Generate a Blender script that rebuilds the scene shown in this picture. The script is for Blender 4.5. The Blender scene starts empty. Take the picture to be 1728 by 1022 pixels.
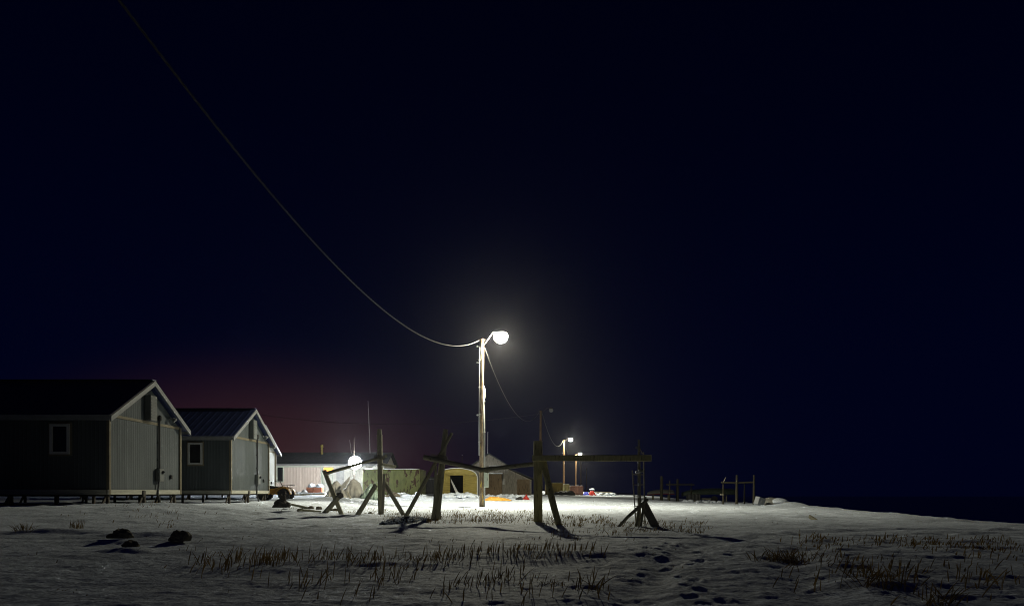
import bpy, math, random
import numpy as np
from mathutils import Vector, Matrix
random.seed(11)
rng = np.random.default_rng(5)
R = math.radians
scene = bpy.context.scene
COL = scene.collection

# ------------------------------------------------------------------ camera
CAMZ, F, HOR = 0.75, 1150.0, 830.0
cam = bpy.data.cameras.new('camera')
cam_o = bpy.data.objects.new('camera', cam)
COL.objects.link(cam_o)
cam_o.location = (0, 0, CAMZ)
cam_o.rotation_euler = (R(90), 0, 0)
cam.sensor_width = 36.0
cam.lens = 36.0 * F / 1728.0
cam.shift_y = (HOR - 511.0) / 1728.0
cam.clip_start = 0.05
cam.clip_end = 5000
scene.camera = cam_o

# ------------------------------------------------------------------ night sky
world = bpy.data.worlds.new('World')
scene.world = world
world.use_nodes = True
NT = world.node_tree
NT.nodes.clear()
def wn(t, **kw):
    n = NT.nodes.new(t)
    for k, v in kw.items():
        setattr(n, k, v)
    return n
w_tc = wn('ShaderNodeTexCoord')
w_sep = wn('ShaderNodeSeparateXYZ')
NT.links.new(w_tc.outputs['Generated'], w_sep.inputs[0])
w_rmp = wn('ShaderNodeValToRGB')
NT.links.new(w_sep.outputs['Z'], w_rmp.inputs[0])
cr = w_rmp.color_ramp
cr.elements[0].position = 0.0
cr.elements[0].color = (0.00020, 0.00080, 0.0092, 1)
cr.elements[1].position = 0.75
cr.elements[1].color = (0.00002, 0.00022, 0.0033, 1)
e = cr.elements.new(0.18); e.color = (0.00012, 0.0007, 0.0084, 1)
e = cr.elements.new(0.45); e.color = (0.00003, 0.0004, 0.0056, 1)
# glow of far-off settlement lights on the low cloud to the left
w_nrm = wn('ShaderNodeVectorMath', operation='NORMALIZE')
NT.links.new(w_tc.outputs['Generated'], w_nrm.inputs[0])
w_scl = wn('ShaderNodeVectorMath', operation='MULTIPLY')
w_scl.inputs[1].default_value = (1.0, 1.0, 1.9)
NT.links.new(w_nrm.outputs[0], w_scl.inputs[0])
w_dst = wn('ShaderNodeVectorMath', operation='DISTANCE')
gd = Vector((-0.36, 1.0, 0.02)).normalized()
w_dst.inputs[1].default_value = (gd.x, gd.y, gd.z * 1.9)
NT.links.new(w_scl.outputs[0], w_dst.inputs[0])
w_map = wn('ShaderNodeMapRange', interpolation_type='SMOOTHERSTEP')
w_map.inputs['From Min'].default_value = 0.40
w_map.inputs['From Max'].default_value = 0.0
NT.links.new(w_dst.outputs['Value'], w_map.inputs['Value'])
w_mul = wn('ShaderNodeMixRGB', blend_type='MIX')
w_mul.inputs[1].default_value = (0, 0, 0, 1)
w_mul.inputs[2].default_value = (0.031, 0.0105, 0.0054, 1)
NT.links.new(w_map.outputs[0], w_mul.inputs[0])
w_add = wn('ShaderNodeMixRGB', blend_type='ADD')
w_add.inputs[0].default_value = 1.0
NT.links.new(w_rmp.outputs[0], w_add.inputs[1])
NT.links.new(w_mul.outputs[0], w_add.inputs[2])
w_bg = wn('ShaderNodeBackground')
w_bg.inputs['Strength'].default_value = 1.0
NT.links.new(w_add.outputs[0], w_bg.inputs['Color'])
w_out = wn('ShaderNodeOutputWorld')
NT.links.new(w_bg.outputs[0], w_out.inputs['Surface'])

scene.view_settings.view_transform = 'Standard'
scene.view_settings.look = 'None'
scene.view_settings.exposure = 0.0
scene.view_settings.gamma = 1.0
scene.cycles.max_bounces = 6
scene.cycles.transparent_max_bounces = 12
scene.cycles.volume_bounces = 0
scene.cycles.filter_width = 1.1
scene.cycles.use_denoising = True
scene.cycles.sample_clamp_indirect = 1.0

LAMP_MAIN = 9600.0      # watts of each lamp's point light
LAMP_YARD = 2300.0
LAMP_FAR = 9000.0
HAZE = 0.00022

# ------------------------------------------------------------------ helpers
def P(px, py, D):
    """point at depth D metres that stands at photograph pixel (px, py)"""
    return Vector(((px - 864.0) / F * D, D, CAMZ + (HOR - py) / F * D))

def _hash(ix, iy, seed):
    n = (ix * 374761393 + iy * 668265263 + seed * 974711) & 0xffffffff
    n = ((n ^ (n >> 13)) * 1274126177) & 0xffffffff
    return ((n ^ (n >> 16)) & 0xffff) / 65535.0

def vnoise(x, y, seed=0):
    x = np.asarray(x, dtype=float); y = np.asarray(y, dtype=float)
    ix = np.floor(x).astype(np.int64); iy = np.floor(y).astype(np.int64)
    fx = x - ix; fy = y - iy
    fx = fx * fx * fx * (fx * (fx * 6 - 15) + 10); fy = fy * fy * fy * (fy * (fy * 6 - 15) + 10)
    a = _hash(ix, iy, seed); b = _hash(ix + 1, iy, seed)
    c = _hash(ix, iy + 1, seed); d = _hash(ix + 1, iy + 1, seed)
    return (a + (b - a) * fx) * (1 - fy) + (c + (d - c) * fx) * fy

def fbm(x, y, seed=0, oct=4):
    s, a, t = 0.0, 1.0, 0.0
    for k in range(oct):
        s = s + a * vnoise(np.asarray(x) * 2 ** k, np.asarray(y) * 2 ** k, seed + k * 7)
        t += a; a *= 0.5
    return s / t

def S(a, b, x):
    t = np.clip((np.asarray(x, dtype=float) - a) / (b - a), 0, 1)
    return t * t * (3 - 2 * t)

HEIGHTS = []     # local mounds and dents: (x, y, rx, ry, dz)
def mound(px, py, D, wx, wy, dz):
    p = P(px, py, D)
    HEIGHTS.append((p.x, p.y, wx, wy, dz))

# footprints of somebody who walked across towards the racks
FEET = []
for (px, py) in [(1192, 1016), (1168, 1004), (1186, 992), (1160, 985), (1170, 976), (1147, 968), (1128, 956), (1140, 950),
                 (1116, 943), (1128, 937), (1110, 932), (1120, 926), (1140, 924), (1126, 921), (1090, 929), (1072, 932), (1150, 922),
                 (1185, 940), (1178, 947), (1192, 934), (1205, 926), (1218, 921), (1180, 931), (1172, 952), (1220, 1010),
                 (1232, 940), (1240, 931), (1260, 918), (1300, 905), (1330, 900), (1090, 957)]:
    D = CAMZ * F / (py - HOR)
    FEET.append(((px - 864) / F * D, D))
# two shallow vehicle ruts coming in from the right
RUT = [(1728, 893), (1560, 893), (1440, 899), (1330, 912), (1255, 930), (1228, 960), (1240, 1022)]
RUTW = [((px - 864) / F * (CAMZ * F / (py - HOR)), CAMZ * F / (py - HOR)) for px, py in RUT]

EDGE_Y = [-60, 0, 18, 43, 62, 90, 140, 300, 700]
EDGE_X = [9, 11.5, 13.4, 17.6, 18.6, 19.6, 26, 50, 120]

def seg_dist(x, y, a, b):
    ax, ay = a; bx, by = b
    dx, dy = bx - ax, by - ay
    t = np.clip(((x - ax) * dx + (y - ay) * dy) / (dx * dx + dy * dy), 0, 1)
    return np.hypot(x - ax - t * dx, y - ay - t * dy)

def ground(x, y, fine=True):
    x = np.asarray(x, dtype=float); y = np.asarray(y, dtype=float)
    hl = np.interp(y, [-20, 10, 14, 18, 22, 26, 30, 34, 40, 47, 54, 90, 150], [0, 0, .10, .32, .36, .27, .24, .28, .42, .62, .68, .5, .4])
    hm = np.interp(y, [-20, 38, 50, 60, 90, 150], [0, 0, .46, .48, .34, .2])
    h = hm * (1 - S(1, 15, x)) + 0.22 * S(70, 100, y) * S(1, 10, x) * 0.9
    left = S(-4.5, -10.5, x)
    h = h * (1 - left) + hl * left
    # bank down to the shore on the right
    t = x - np.interp(y, EDGE_Y, EDGE_X) - 1.2 * (fbm(y / 6.0, x * 0 + 3.3, 61, 3) - .5)
    h = h - 0.012 * np.clip(t + 6, 0, 6) * np.clip(x - 4, 0, 4) / 4 - 3.3 * S(0, 9, t)
    near = S(1.5, 4, np.hypot(x, y))
    h = h + near * (0.10 * (fbm(x / 5.0, y / 3.2, 3, 3) - .5))
    if fine:
        far = 1 - 0.5 * S(25, 60, y)
        # wind-packed ridges, long across the view
        r = fbm(x / 1.5 + 0.4 * fbm(x, y, 8, 2), y / 0.42, 21, 4) - .5
        h = h + near * far * 0.034 * r
        s2 = 1 - np.abs(2 * fbm(x / 2.6, y / 0.8, 31, 3) - 1)
        h = h + near * far * 0.05 * np.clip(s2 - .80, 0, 1) * 2.0 * vnoise(x / 3, y / 3, 77)
        h = h + near * far * 0.016 * (fbm(x / 0.26, y / 0.11, 41, 3) - .5)
        h = h + near * 0.017 * (1 - S(14, 26, y)) * (fbm(x / 0.13, y / 0.115, 43, 3) - .5)
        h = h + near * 0.016 * (1 - S(8, 13, y)) * (fbm(x / 0.06, y / 0.055, 47, 2) - .5)
        h = h + 0.085 * S(11, 20, y) * (fbm(x / 0.8, y / 0.7, 49, 3) - .5)
        h = h - 0.05 * S(18, 24, y) * np.clip(fbm(x / 0.5, y / 0.9, 58, 2) - .62, 0, 1) * 5
        h = h + near * 0.012 * np.clip(fbm(x / 0.7, y / 0.6, 51, 3) - .58, 0, 1) * 8 * S(5, 9, y)
    for (mx, my, rx, ry, dz) in HEIGHTS:
        q = ((x - mx) / rx) ** 2 + ((y - my) / ry) ** 2
        h = h + dz * np.exp(-q * 1.4)
    if fine:
        for (fx, fy) in FEET:
            q = ((x - fx) / .052) ** 2 + ((y - fy) / .085) ** 2
            m = q < 9
            if np.any(m):
                d = np.where(m, -0.028 * np.exp(-q ** 2 * .5) + 0.012 * np.exp(-((np.sqrt(q) - 1.5) / .35) ** 2) * (0.4 + vnoise(x / .09, y / .09, 5)), 0)
                h = h + d
        d = np.full(np.shape(x), 99.0)
        for a, b in zip(RUTW[:-1], RUTW[1:]):
            d = np.minimum(d, seg_dist(x, y, a, b))
        d = d + .25 * (fbm(x / .6, y / .6, 91, 2) - .5)
        near_rut = S(2.2, 1.2, d)
        h = h - 0.035 * np.exp(-((d - .62) / .2) ** 2) + 0.022 * np.exp(-((d - 1.02) / .18) ** 2) * vnoise(x / .3, y / .3, 14) \
            + near_rut * .03 * (fbm(x / .25, y / .18, 17, 2) - .5)
    return h

def gz(x, y):
    return float(ground(np.array([x]), np.array([y]), fine=False)[0])

def on_ground(px, D, dz=0.0):
    x = (px - 864.0) / F * D
    return Vector((x, D, gz(x, D) + dz))

mound(222, 944, 8.6, .35, .25, .07)
mound(203, 915, 10.2, .8, .3, .05)
mound(250, 905, 11.2, 1.6, .35, .09)
mound(305, 922, 10.4, .7, .3, .04)
mound(110, 905, 11.8, 1.4, .4, .10)
mound(400, 965, 6.7, 1.1, .3, .035)
mound(560, 955, 7.2, 1.6, .25, .05)
mound(900, 940, 8.0, 1.3, .35, .06)
mound(1000, 990, 5.6, .45, .2, .035)
mound(1315, 948, 7.6, .55, .3, .035)
mound(1420, 975, 6.6, .9, .25, .035)
mound(1500, 1000, 5.5, .8, .2, .05)
mound(690, 882, 16.6, .9, .5, .05)
mound(575, 846, 36, 2.4, .7, .16)
mound(690, 838, 45, 1.8, .8, .22)
mound(770, 838, 47, 2.2, .8, .22)
mound(620, 845, 37, 3.0, .5, .14)
mound(1335, 855, 38, 1.2, .8, .25)
mound(280, 845, 20.0, 2.2, .5, .10)

# ------------------------------------------------------------------ mesh builder
class MB:
    def __init__(self):
        self.v = []; self.f = []
    def add(self, vs, fs):
        n = len(self.v)
        self.v += [tuple(p) for p in vs]
        self.f += [tuple(i + n for i in q) for q in fs]
        return self
    def box(self, c, s, rot=None):
        c = Vector(c); hx, hy, hz = s[0] / 2, s[1] / 2, s[2] / 2
        vs = [Vector((x, y, z)) for x in (-hx, hx) for y in (-hy, hy) for z in (-hz, hz)]
        if rot is not None: vs = [rot @ p for p in vs]
        return self.add([p + c for p in vs], [(0, 1, 3, 2), (4, 6, 7, 5), (0, 4, 5, 1), (2, 3, 7, 6), (0, 2, 6, 4), (1, 5, 7, 3)])
    def rbox(self, c, s, b=0.02, rot=None):
        """box with chamfered edges"""
        bm_v = []; c = Vector(c)
        hx, hy, hz = s[0] / 2, s[1] / 2, s[2] / 2
        b = min(b, hx * .8, hy * .8, hz * .8)
        vs = []; idx = {}
        for sx in (-1, 1):
            for sy in (-1, 1):
                for sz in (-1, 1):
                    for k, p in enumerate([(sx * hx, sy * (hy - b), sz * (hz - b)), (sx * (hx - b), sy * hy, sz * (hz - b)), (sx * (hx - b), sy * (hy - b), sz * hz)]):
                        idx[(sx, sy, sz, k)] = len(vs); vs.append(Vector(p))
        fs = []
        for s_ in (-1, 1):
            fs.append([idx[(s_, a, d, 0)] for a, d in ((-1, -1), (1, -1), (1, 1), (-1, 1))][::s_])
            fs.append([idx[(a, s_, d, 1)] for a, d in ((-1, -1), (-1, 1), (1, 1), (1, -1))][::s_])
            fs.append([idx[(a, d, s_, 2)] for a, d in ((-1, -1), (1, -1), (1, 1), (-1, 1))][::s_])
        for a in (-1, 1):
            for d in (-1, 1):
                fs.append([idx[(a, d, -1, 0)], idx[(a, d, 1, 0)], idx[(a, d, 1, 1)], idx[(a, d, -1, 1)]])
                fs.append([idx[(a, -1, d, 0)], idx[(a, 1, d, 0)], idx[(a, 1, d, 2)], idx[(a, -1, d, 2)]])
                fs.append([idx[(-1, a, d, 1)], idx[(1, a, d, 1)], idx[(1, a, d, 2)], idx[(-1, a, d, 2)]])
                for q in (-1, 1):
                    fs.append([idx[(a, d, q, 0)], idx[(a, d, q, 1)], idx[(a, d, q, 2)]])
        if rot is not None: vs = [rot @ p for p in vs]
        return self.add([p + c for p in vs], fs)
    def tube(self, pts, r, sides=8, jit=0.0, cap=True, seed=0, squash=1.0):
        """round bar along pts; r one radius or one per point"""
        pts = [Vector(p) for p in pts]
        rr = r if isinstance(r, (list, tuple)) else [r] * len(pts)
        rn = random.Random(seed)
        vs = []; fs = []
        up = None
        for i, p in enumerate(pts):
            t = (pts[min(i + 1, len(pts) - 1)] - pts[max(i - 1, 0)]).normalized()
            if up is None:
                up = Vector((0, 0, 1)) if abs(t.z) < .9 else Vector((1, 0, 0))
            a = t.cross(up).normalized(); b = a.cross(t).normalized(); up = b
            for k in range(sides):
                an = 2 * math.pi * k / sides
                q = rr[i] * (1 + jit * (rn.random() - .5) * 2)
                vs.append(p + a * math.cos(an) * q * squash + b * math.sin(an) * q)
        for i in range(len(pts) - 1):
            for k in range(sides):
                k2 = (k + 1) % sides
                fs.append((i * sides + k, i * sides + k2, (i + 1) * sides + k2, (i + 1) * sides + k))
        if cap:
            fs.append(tuple(range(sides))[::-1])
            n = (len(pts) - 1) * sides
            fs.append(tuple(n + k for k in range(sides)))
        return self.add(vs, fs)
    def log(self, a, b, r0, r1, sides=9, seed=0, bend=0.02, n=7):
        a, b = Vector(a), Vector(b); rn = random.Random(seed + 99)
        L = (b - a).length
        ox = [(rn.random() - .5) * bend * L for _ in range(2)]
        pts = []; rr = []
        for i in range(n):
            t = i / (n - 1)
            w = math.sin(math.pi * t)
            pts.append(a.lerp(b, t) + Vector((ox[0] * w, ox[1] * w, ox[0] * w * .6)))
            rr.append((r0 + (r1 - r0) * t) * (1 + .08 * (rn.random() - .5)))
        return self.tube(pts, rr, sides, jit=.06, seed=seed)
    def bar(self, a, b, w, h, up=(0, 0, 1), seed=0, jit=0.006, n=6, b0=0.012):
        """sawn timber from a to b: w wide, h high, worn edges"""
        a, b = Vector(a), Vector(b); t = (b - a).normalized(); up = Vector(up)
        if abs(t.dot(up)) > .95: up = Vector((0, 1, 0))
        x = t.cross(up).normalized(); y = x.cross(t).normalized()
        rn = random.Random(seed + 5); vs = []; fs = []
        c = min(b0, w * .3, h * .3)
        prof = [(-w/2 + c, -h/2), (w/2 - c, -h/2), (w/2, -h/2 + c), (w/2, h/2 - c), (w/2 - c, h/2), (-w/2 + c, h/2), (-w/2, h/2 - c), (-w/2, -h/2 + c)]
        for i in range(n):
            p = a.lerp(b, i / (n - 1))
            for (u, v) in prof:
                vs.append(p + x * (u + (rn.random() - .5) * jit) + y * (v + (rn.random() - .5) * jit))
        for i in range(n - 1):
            for k in range(8):
                k2 = (k + 1) % 8
                fs.append((i * 8 + k, i * 8 + k2, i * 8 + 8 + k2, i * 8 + 8 + k))
        fs.append(tuple(range(8))[::-1]); fs.append(tuple((n - 1) * 8 + k for k in range(8)))
        return self.add(vs, fs)
    def slab(self, poly, d):
        """extrude a planar polygon (list of points) by vector d"""
        n = len(poly); poly = [Vector(p) for p in poly]; d = Vector(d)
        vs = poly + [p + d for p in poly]
        fs = [tuple(range(n))[::-1], tuple(range(n, 2 * n))]
        for i in range(n):
            j = (i + 1) % n
            fs.append((i, j, n + j, n + i))
        return self.add(vs, fs)
    def lump(self, c, s, seed=0, rough=.25, nu=12, nv=7, flat=True, rot=0.0):
        """an uneven stone or lump; flat cuts the underside off"""
        rn = random.Random(seed); c = Vector(c); vs = []; fs = []
        ph = [rn.random() * 50 for _ in range(3)]
        def rad(d):
            return 1 + rough * (2 * float(fbm(np.array([d.x * 1.7 + ph[0] + d.z]), np.array([d.y * 1.7 + ph[1] - d.z * .7]), seed, 5)[0]) - 1)
        M = Matrix.Rotation(rot, 3, 'Z')
        for j in range(nv + 1):
            th = math.pi * j / nv
            for i in range(nu):
                an = 2 * math.pi * i / nu
                d = Vector((math.sin(th) * math.cos(an), math.sin(th) * math.sin(an), math.cos(th)))
                q = rad(d)
                p = Vector((d.x * s[0] * q, d.y * s[1] * q, d.z * s[2] * q))
                if flat and p.z < -.25 * s[2]: p.z = -.25 * s[2]
                vs.append(M @ p + c)
        for j in range(nv):
            for i in range(nu):
                i2 = (i + 1) % nu
                if j == 0: fs.append((i, nu + i, nu + i2))
                elif j == nv - 1: fs.append((j * nu + i, (j + 1) * nu + i, j * nu + i2))
                else: fs.append((j * nu + i, (j + 1) * nu + i, (j + 1) * nu + i2, j * nu + i2))
        return self.add(vs, fs)
    def lathe(self, c, prof, axis=(0, 0, 1), sides=16):
        """prof: list of (radius, distance along axis)"""
        c = Vector(c); ax = Vector(axis).normalized()
        up = Vector((0, 0, 1)) if abs(ax.z) < .9 else Vector((1, 0, 0))
        a = ax.cross(up).normalized(); b = a.cross(ax)
        vs = []; fs = []; n = len(prof)
        for (r, d) in prof:
            for k in range(sides):
                an = 2 * math.pi * k / sides
                vs.append(c + ax * d + (a * math.cos(an) + b * math.sin(an)) * max(r, .0005))
        for i in range(n - 1):
            for k in range(sides):
                k2 = (k + 1) % sides
                fs.append((i * sides + k, i * sides + k2, (i + 1) * sides + k2, (i + 1) * sides + k))
        fs.append(tuple(range(sides))[::-1]); fs.append(tuple((n - 1) * sides + k for k in range(sides)))
        return self.add(vs, fs)
    def loft(self, secs):
        n = len(secs[0]); vs = []; fs = []
        for s_ in secs: vs += [Vector(p) for p in s_]
        for i in range(len(secs) - 1):
            for k in range(n):
                k2 = (k + 1) % n
                fs.append((i * n + k, i * n + k2, (i + 1) * n + k2, (i + 1) * n + k))
        fs.append(tuple(range(n))[::-1]); fs.append(tuple((len(secs) - 1) * n + k for k in range(n)))
        return self.add(vs, fs)
    def build(self, name, material, parent=None, smooth=False, origin=None):
        if origin is None:
            origin = ORG.get(parent.name, Vector((0, 0, 0))) if parent else Vector(self.v[0])
            if parent is None:
                lo = [min(p[k] for p in self.v) for k in range(3)]; hi = [max(p[k] for p in self.v) for k in range(3)]
                origin = Vector(((lo[0] + hi[0]) / 2, (lo[1] + hi[1]) / 2, lo[2]))
        me = bpy.data.meshes.new(name)
        me.from_pydata([(p[0] - origin.x, p[1] - origin.y, p[2] - origin.z) for p in self.v], [], self.f)
        import bmesh
        bm = bmesh.new(); bm.from_mesh(me)
        bmesh.ops.recalc_face_normals(bm, faces=bm.faces)
        bm.to_mesh(me); bm.free()
        if smooth:
            me.polygons.foreach_set('use_smooth', [True] * len(me.polygons))
        me.materials.append(material)
        o = bpy.data.objects.new(name, me); COL.objects.link(o)
        if parent is not None:
            o.parent = parent
            ORG[o.name] = ORG.get(parent.name, Vector((0, 0, 0)))
        else:
            o.location = origin
            ORG[o.name] = origin
        return o
ORG = {}

def tag(o, label=None, cat=None, group=None, kind=None):
    if label: o['label'] = label
    if cat: o['category'] = cat
    if group: o['group'] = group
    if kind: o['kind'] = kind
    return o

def thing(name, label, cat, loc, group=None):
    o = bpy.data.objects.new(name, None); COL.objects.link(o)
    o.empty_display_size = .2
    o.location = loc
    ORG[o.name] = Vector(loc)
    return tag(o, label, cat, group)

# ------------------------------------------------------------------ materials
def nodes_of(name):
    m = bpy.data.materials.new(name); m.use_nodes = True
    nt = m.node_tree; b = nt.nodes['Principled BSDF']
    return m, nt, b

def mat(name, c1, c2=None, scale=4.0, rough=.8, stretch=(1, 1, 1), bump=0.0, bump_scale=None, metal=0.0, lo=.35, hi=.65, c3=None, scale3=1.0, lo3=.55, hi3=.62, bump_dist=.02, spec=.3):
    """colour mottled between c1 and c2, optional third colour in blotches with their own outline"""
    m, nt, b = nodes_of(name)
    L = nt.links.new
    tc = nt.nodes.new('ShaderNodeTexCoord'); mp = nt.nodes.new('ShaderNodeMapping')
    mp.inputs['Scale'].default_value = stretch
    L(tc.outputs['Object'], mp.inputs[0])
    nz = nt.nodes.new('ShaderNodeTexNoise'); nz.inputs['Scale'].default_value = scale
    nz.inputs['Detail'].default_value = 6; nz.inputs['Roughness'].default_value = .62
    L(mp.outputs[0], nz.inputs['Vector'])
    rp = nt.nodes.new('ShaderNodeValToRGB')
    rp.color_ramp.elements[0].position = lo; rp.color_ramp.elements[1].position = hi
    rp.color_ramp.elements[0].color = (*c1, 1); rp.color_ramp.elements[1].color = (*(c2 or c1), 1)
    L(nz.outputs['Fac'], rp.inputs[0])
    out = rp.outputs[0]
    if c3:
        n3 = nt.nodes.new('ShaderNodeTexNoise'); n3.inputs['Scale'].default_value = scale3
        n3.inputs['Detail'].default_value = 7; n3.inputs['Roughness'].default_value = .6
        L(mp.outputs[0], n3.inputs['Vector'])
        r3 = nt.nodes.new('ShaderNodeMapRange'); r3.inputs['From Min'].default_value = lo3; r3.inputs['From Max'].default_value = hi3
        L(n3.outputs['Fac'], r3.inputs['Value'])
        mx = nt.nodes.new('ShaderNodeMixRGB'); mx.inputs[2].default_value = (*c3, 1)
        L(r3.outputs[0], mx.inputs[0]); L(out, mx.inputs[1]); out = mx.outputs[0]
    L(out, b.inputs['Base Color'])
    b.inputs['Roughness'].default_value = rough; b.inputs['Metallic'].default_value = metal
    b.inputs['Specular IOR Level'].default_value = spec
    if bump:
        nb = nt.nodes.new('ShaderNodeTexNoise'); nb.inputs['Scale'].default_value = bump_scale or scale * 3
        nb.inputs['Detail'].default_value = 5
        L(mp.outputs[0], nb.inputs['Vector'])
        bp = nt.nodes.new('ShaderNodeBump'); bp.inputs['Strength'].default_value = bump; bp.inputs['Distance'].default_value = bump_dist
        L(nb.outputs['Fac'], bp.inputs['Height']); L(bp.outputs[0], b.inputs['Normal'])
    return m

def ribbed(name, c1, c2, period, depth=.012, rough=.55, axis=(1, 1, 0), metal=0.0, stain=None, sharp=True):
    """sheet metal or boards with upright ribs every `period` metres"""
    m, nt, b = nodes_of(name); L = nt.links.new
    tc = nt.nodes.new('ShaderNodeTexCoord')
    dt = nt.nodes.new('ShaderNodeVectorMath'); dt.operation = 'DOT_PRODUCT'; dt.inputs[1].default_value = axis
    L(tc.outputs['Object'], dt.inputs[0])
    ml = nt.nodes.new('ShaderNodeMath'); ml.operation = 'MULTIPLY'; ml.inputs[1].default_value = 2 * math.pi / period
    L(dt.outputs['Value'], ml.inputs[0])
    sn = nt.nodes.new('ShaderNodeMath'); sn.operation = 'SINE'; L(ml.outputs[0], sn.inputs[0])
    mr = nt.nodes.new('ShaderNodeMapRange'); mr.interpolation_type = 'SMOOTHSTEP'
    mr.inputs['From Min'].default_value = .35 if sharp else -1; mr.inputs['From Max'].default_value = .8 if sharp else 1
    L(sn.outputs[0], mr.inputs['Value'])
    nz = nt.nodes.new('ShaderNodeTexNoise'); nz.inputs['Scale'].default_value = 1.3; nz.inputs['Detail'].default_value = 6
    mp = nt.nodes.new('ShaderNodeMapping'); mp.inputs['Scale'].default_value = (2.4, 2.4, .35)
    L(tc.outputs['Object'], mp.inputs[0]); L(mp.outputs[0], nz.inputs['Vector'])
    rp = nt.nodes.new('ShaderNodeValToRGB'); rp.color_ramp.elements[0].position = .3; rp.color_ramp.elements[1].position = .7
    rp.color_ramp.elements[0].color = (*c1, 1); rp.color_ramp.elements[1].color = (*c2, 1)
    L(nz.outputs['Fac'], rp.inputs[0]); L(rp.outputs[0], b.inputs['Base Color'])
    b.inputs['Roughness'].default_value = rough; b.inputs['Metallic'].default_value = metal
    n2 = nt.nodes.new('ShaderNodeTexNoise'); n2.inputs['Scale'].default_value = 2.2
    L(tc.outputs['Object'], n2.inputs['Vector'])
    ad = nt.nodes.new('ShaderNodeMath'); ad.operation = 'MULTIPLY_ADD'; ad.inputs[1].default_value = .8
    L(n2.outputs['Fac'], ad.inputs[0]); L(mr.outputs[0], ad.inputs[2])
    bp = nt.nodes.new('ShaderNodeBump'); bp.inputs['Strength'].default_value = 1.0; bp.inputs['Distance'].default_value = depth
    L(ad.outputs[0], bp.inputs['Height']); L(bp.outputs[0], b.inputs['Normal'])
    return m

def emit(name, col, strength):
    m, nt, b = nodes_of(name)
    b.inputs['Base Color'].default_value = (*col, 1)
    b.inputs['Emission Color'].default_value = (*col, 1)
    b.inputs['Emission Strength'].default_value = strength
    m.cycles.emission_sampling = 'NONE'
    return m

def lamp_glass(name, col, strength):
    """glowing glass of a lit lamp; lets its own lamp's light out"""
    m = bpy.data.materials.new(name); m.use_nodes = True; nt = m.node_tree; nt.nodes.clear()
    em = nt.nodes.new('ShaderNodeEmission'); em.inputs[0].default_value = (*col, 1); em.inputs[1].default_value = strength
    tr = nt.nodes.new('ShaderNodeBsdfTransparent'); ad = nt.nodes.new('ShaderNodeAddShader')
    ou = nt.nodes.new('ShaderNodeOutputMaterial')
    nt.links.new(em.outputs[0], ad.inputs[0]); nt.links.new(tr.outputs[0], ad.inputs[1]); nt.links.new(ad.outputs[0], ou.inputs[0])
    m.cycles.emission_sampling = 'NONE'
    return m

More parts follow.
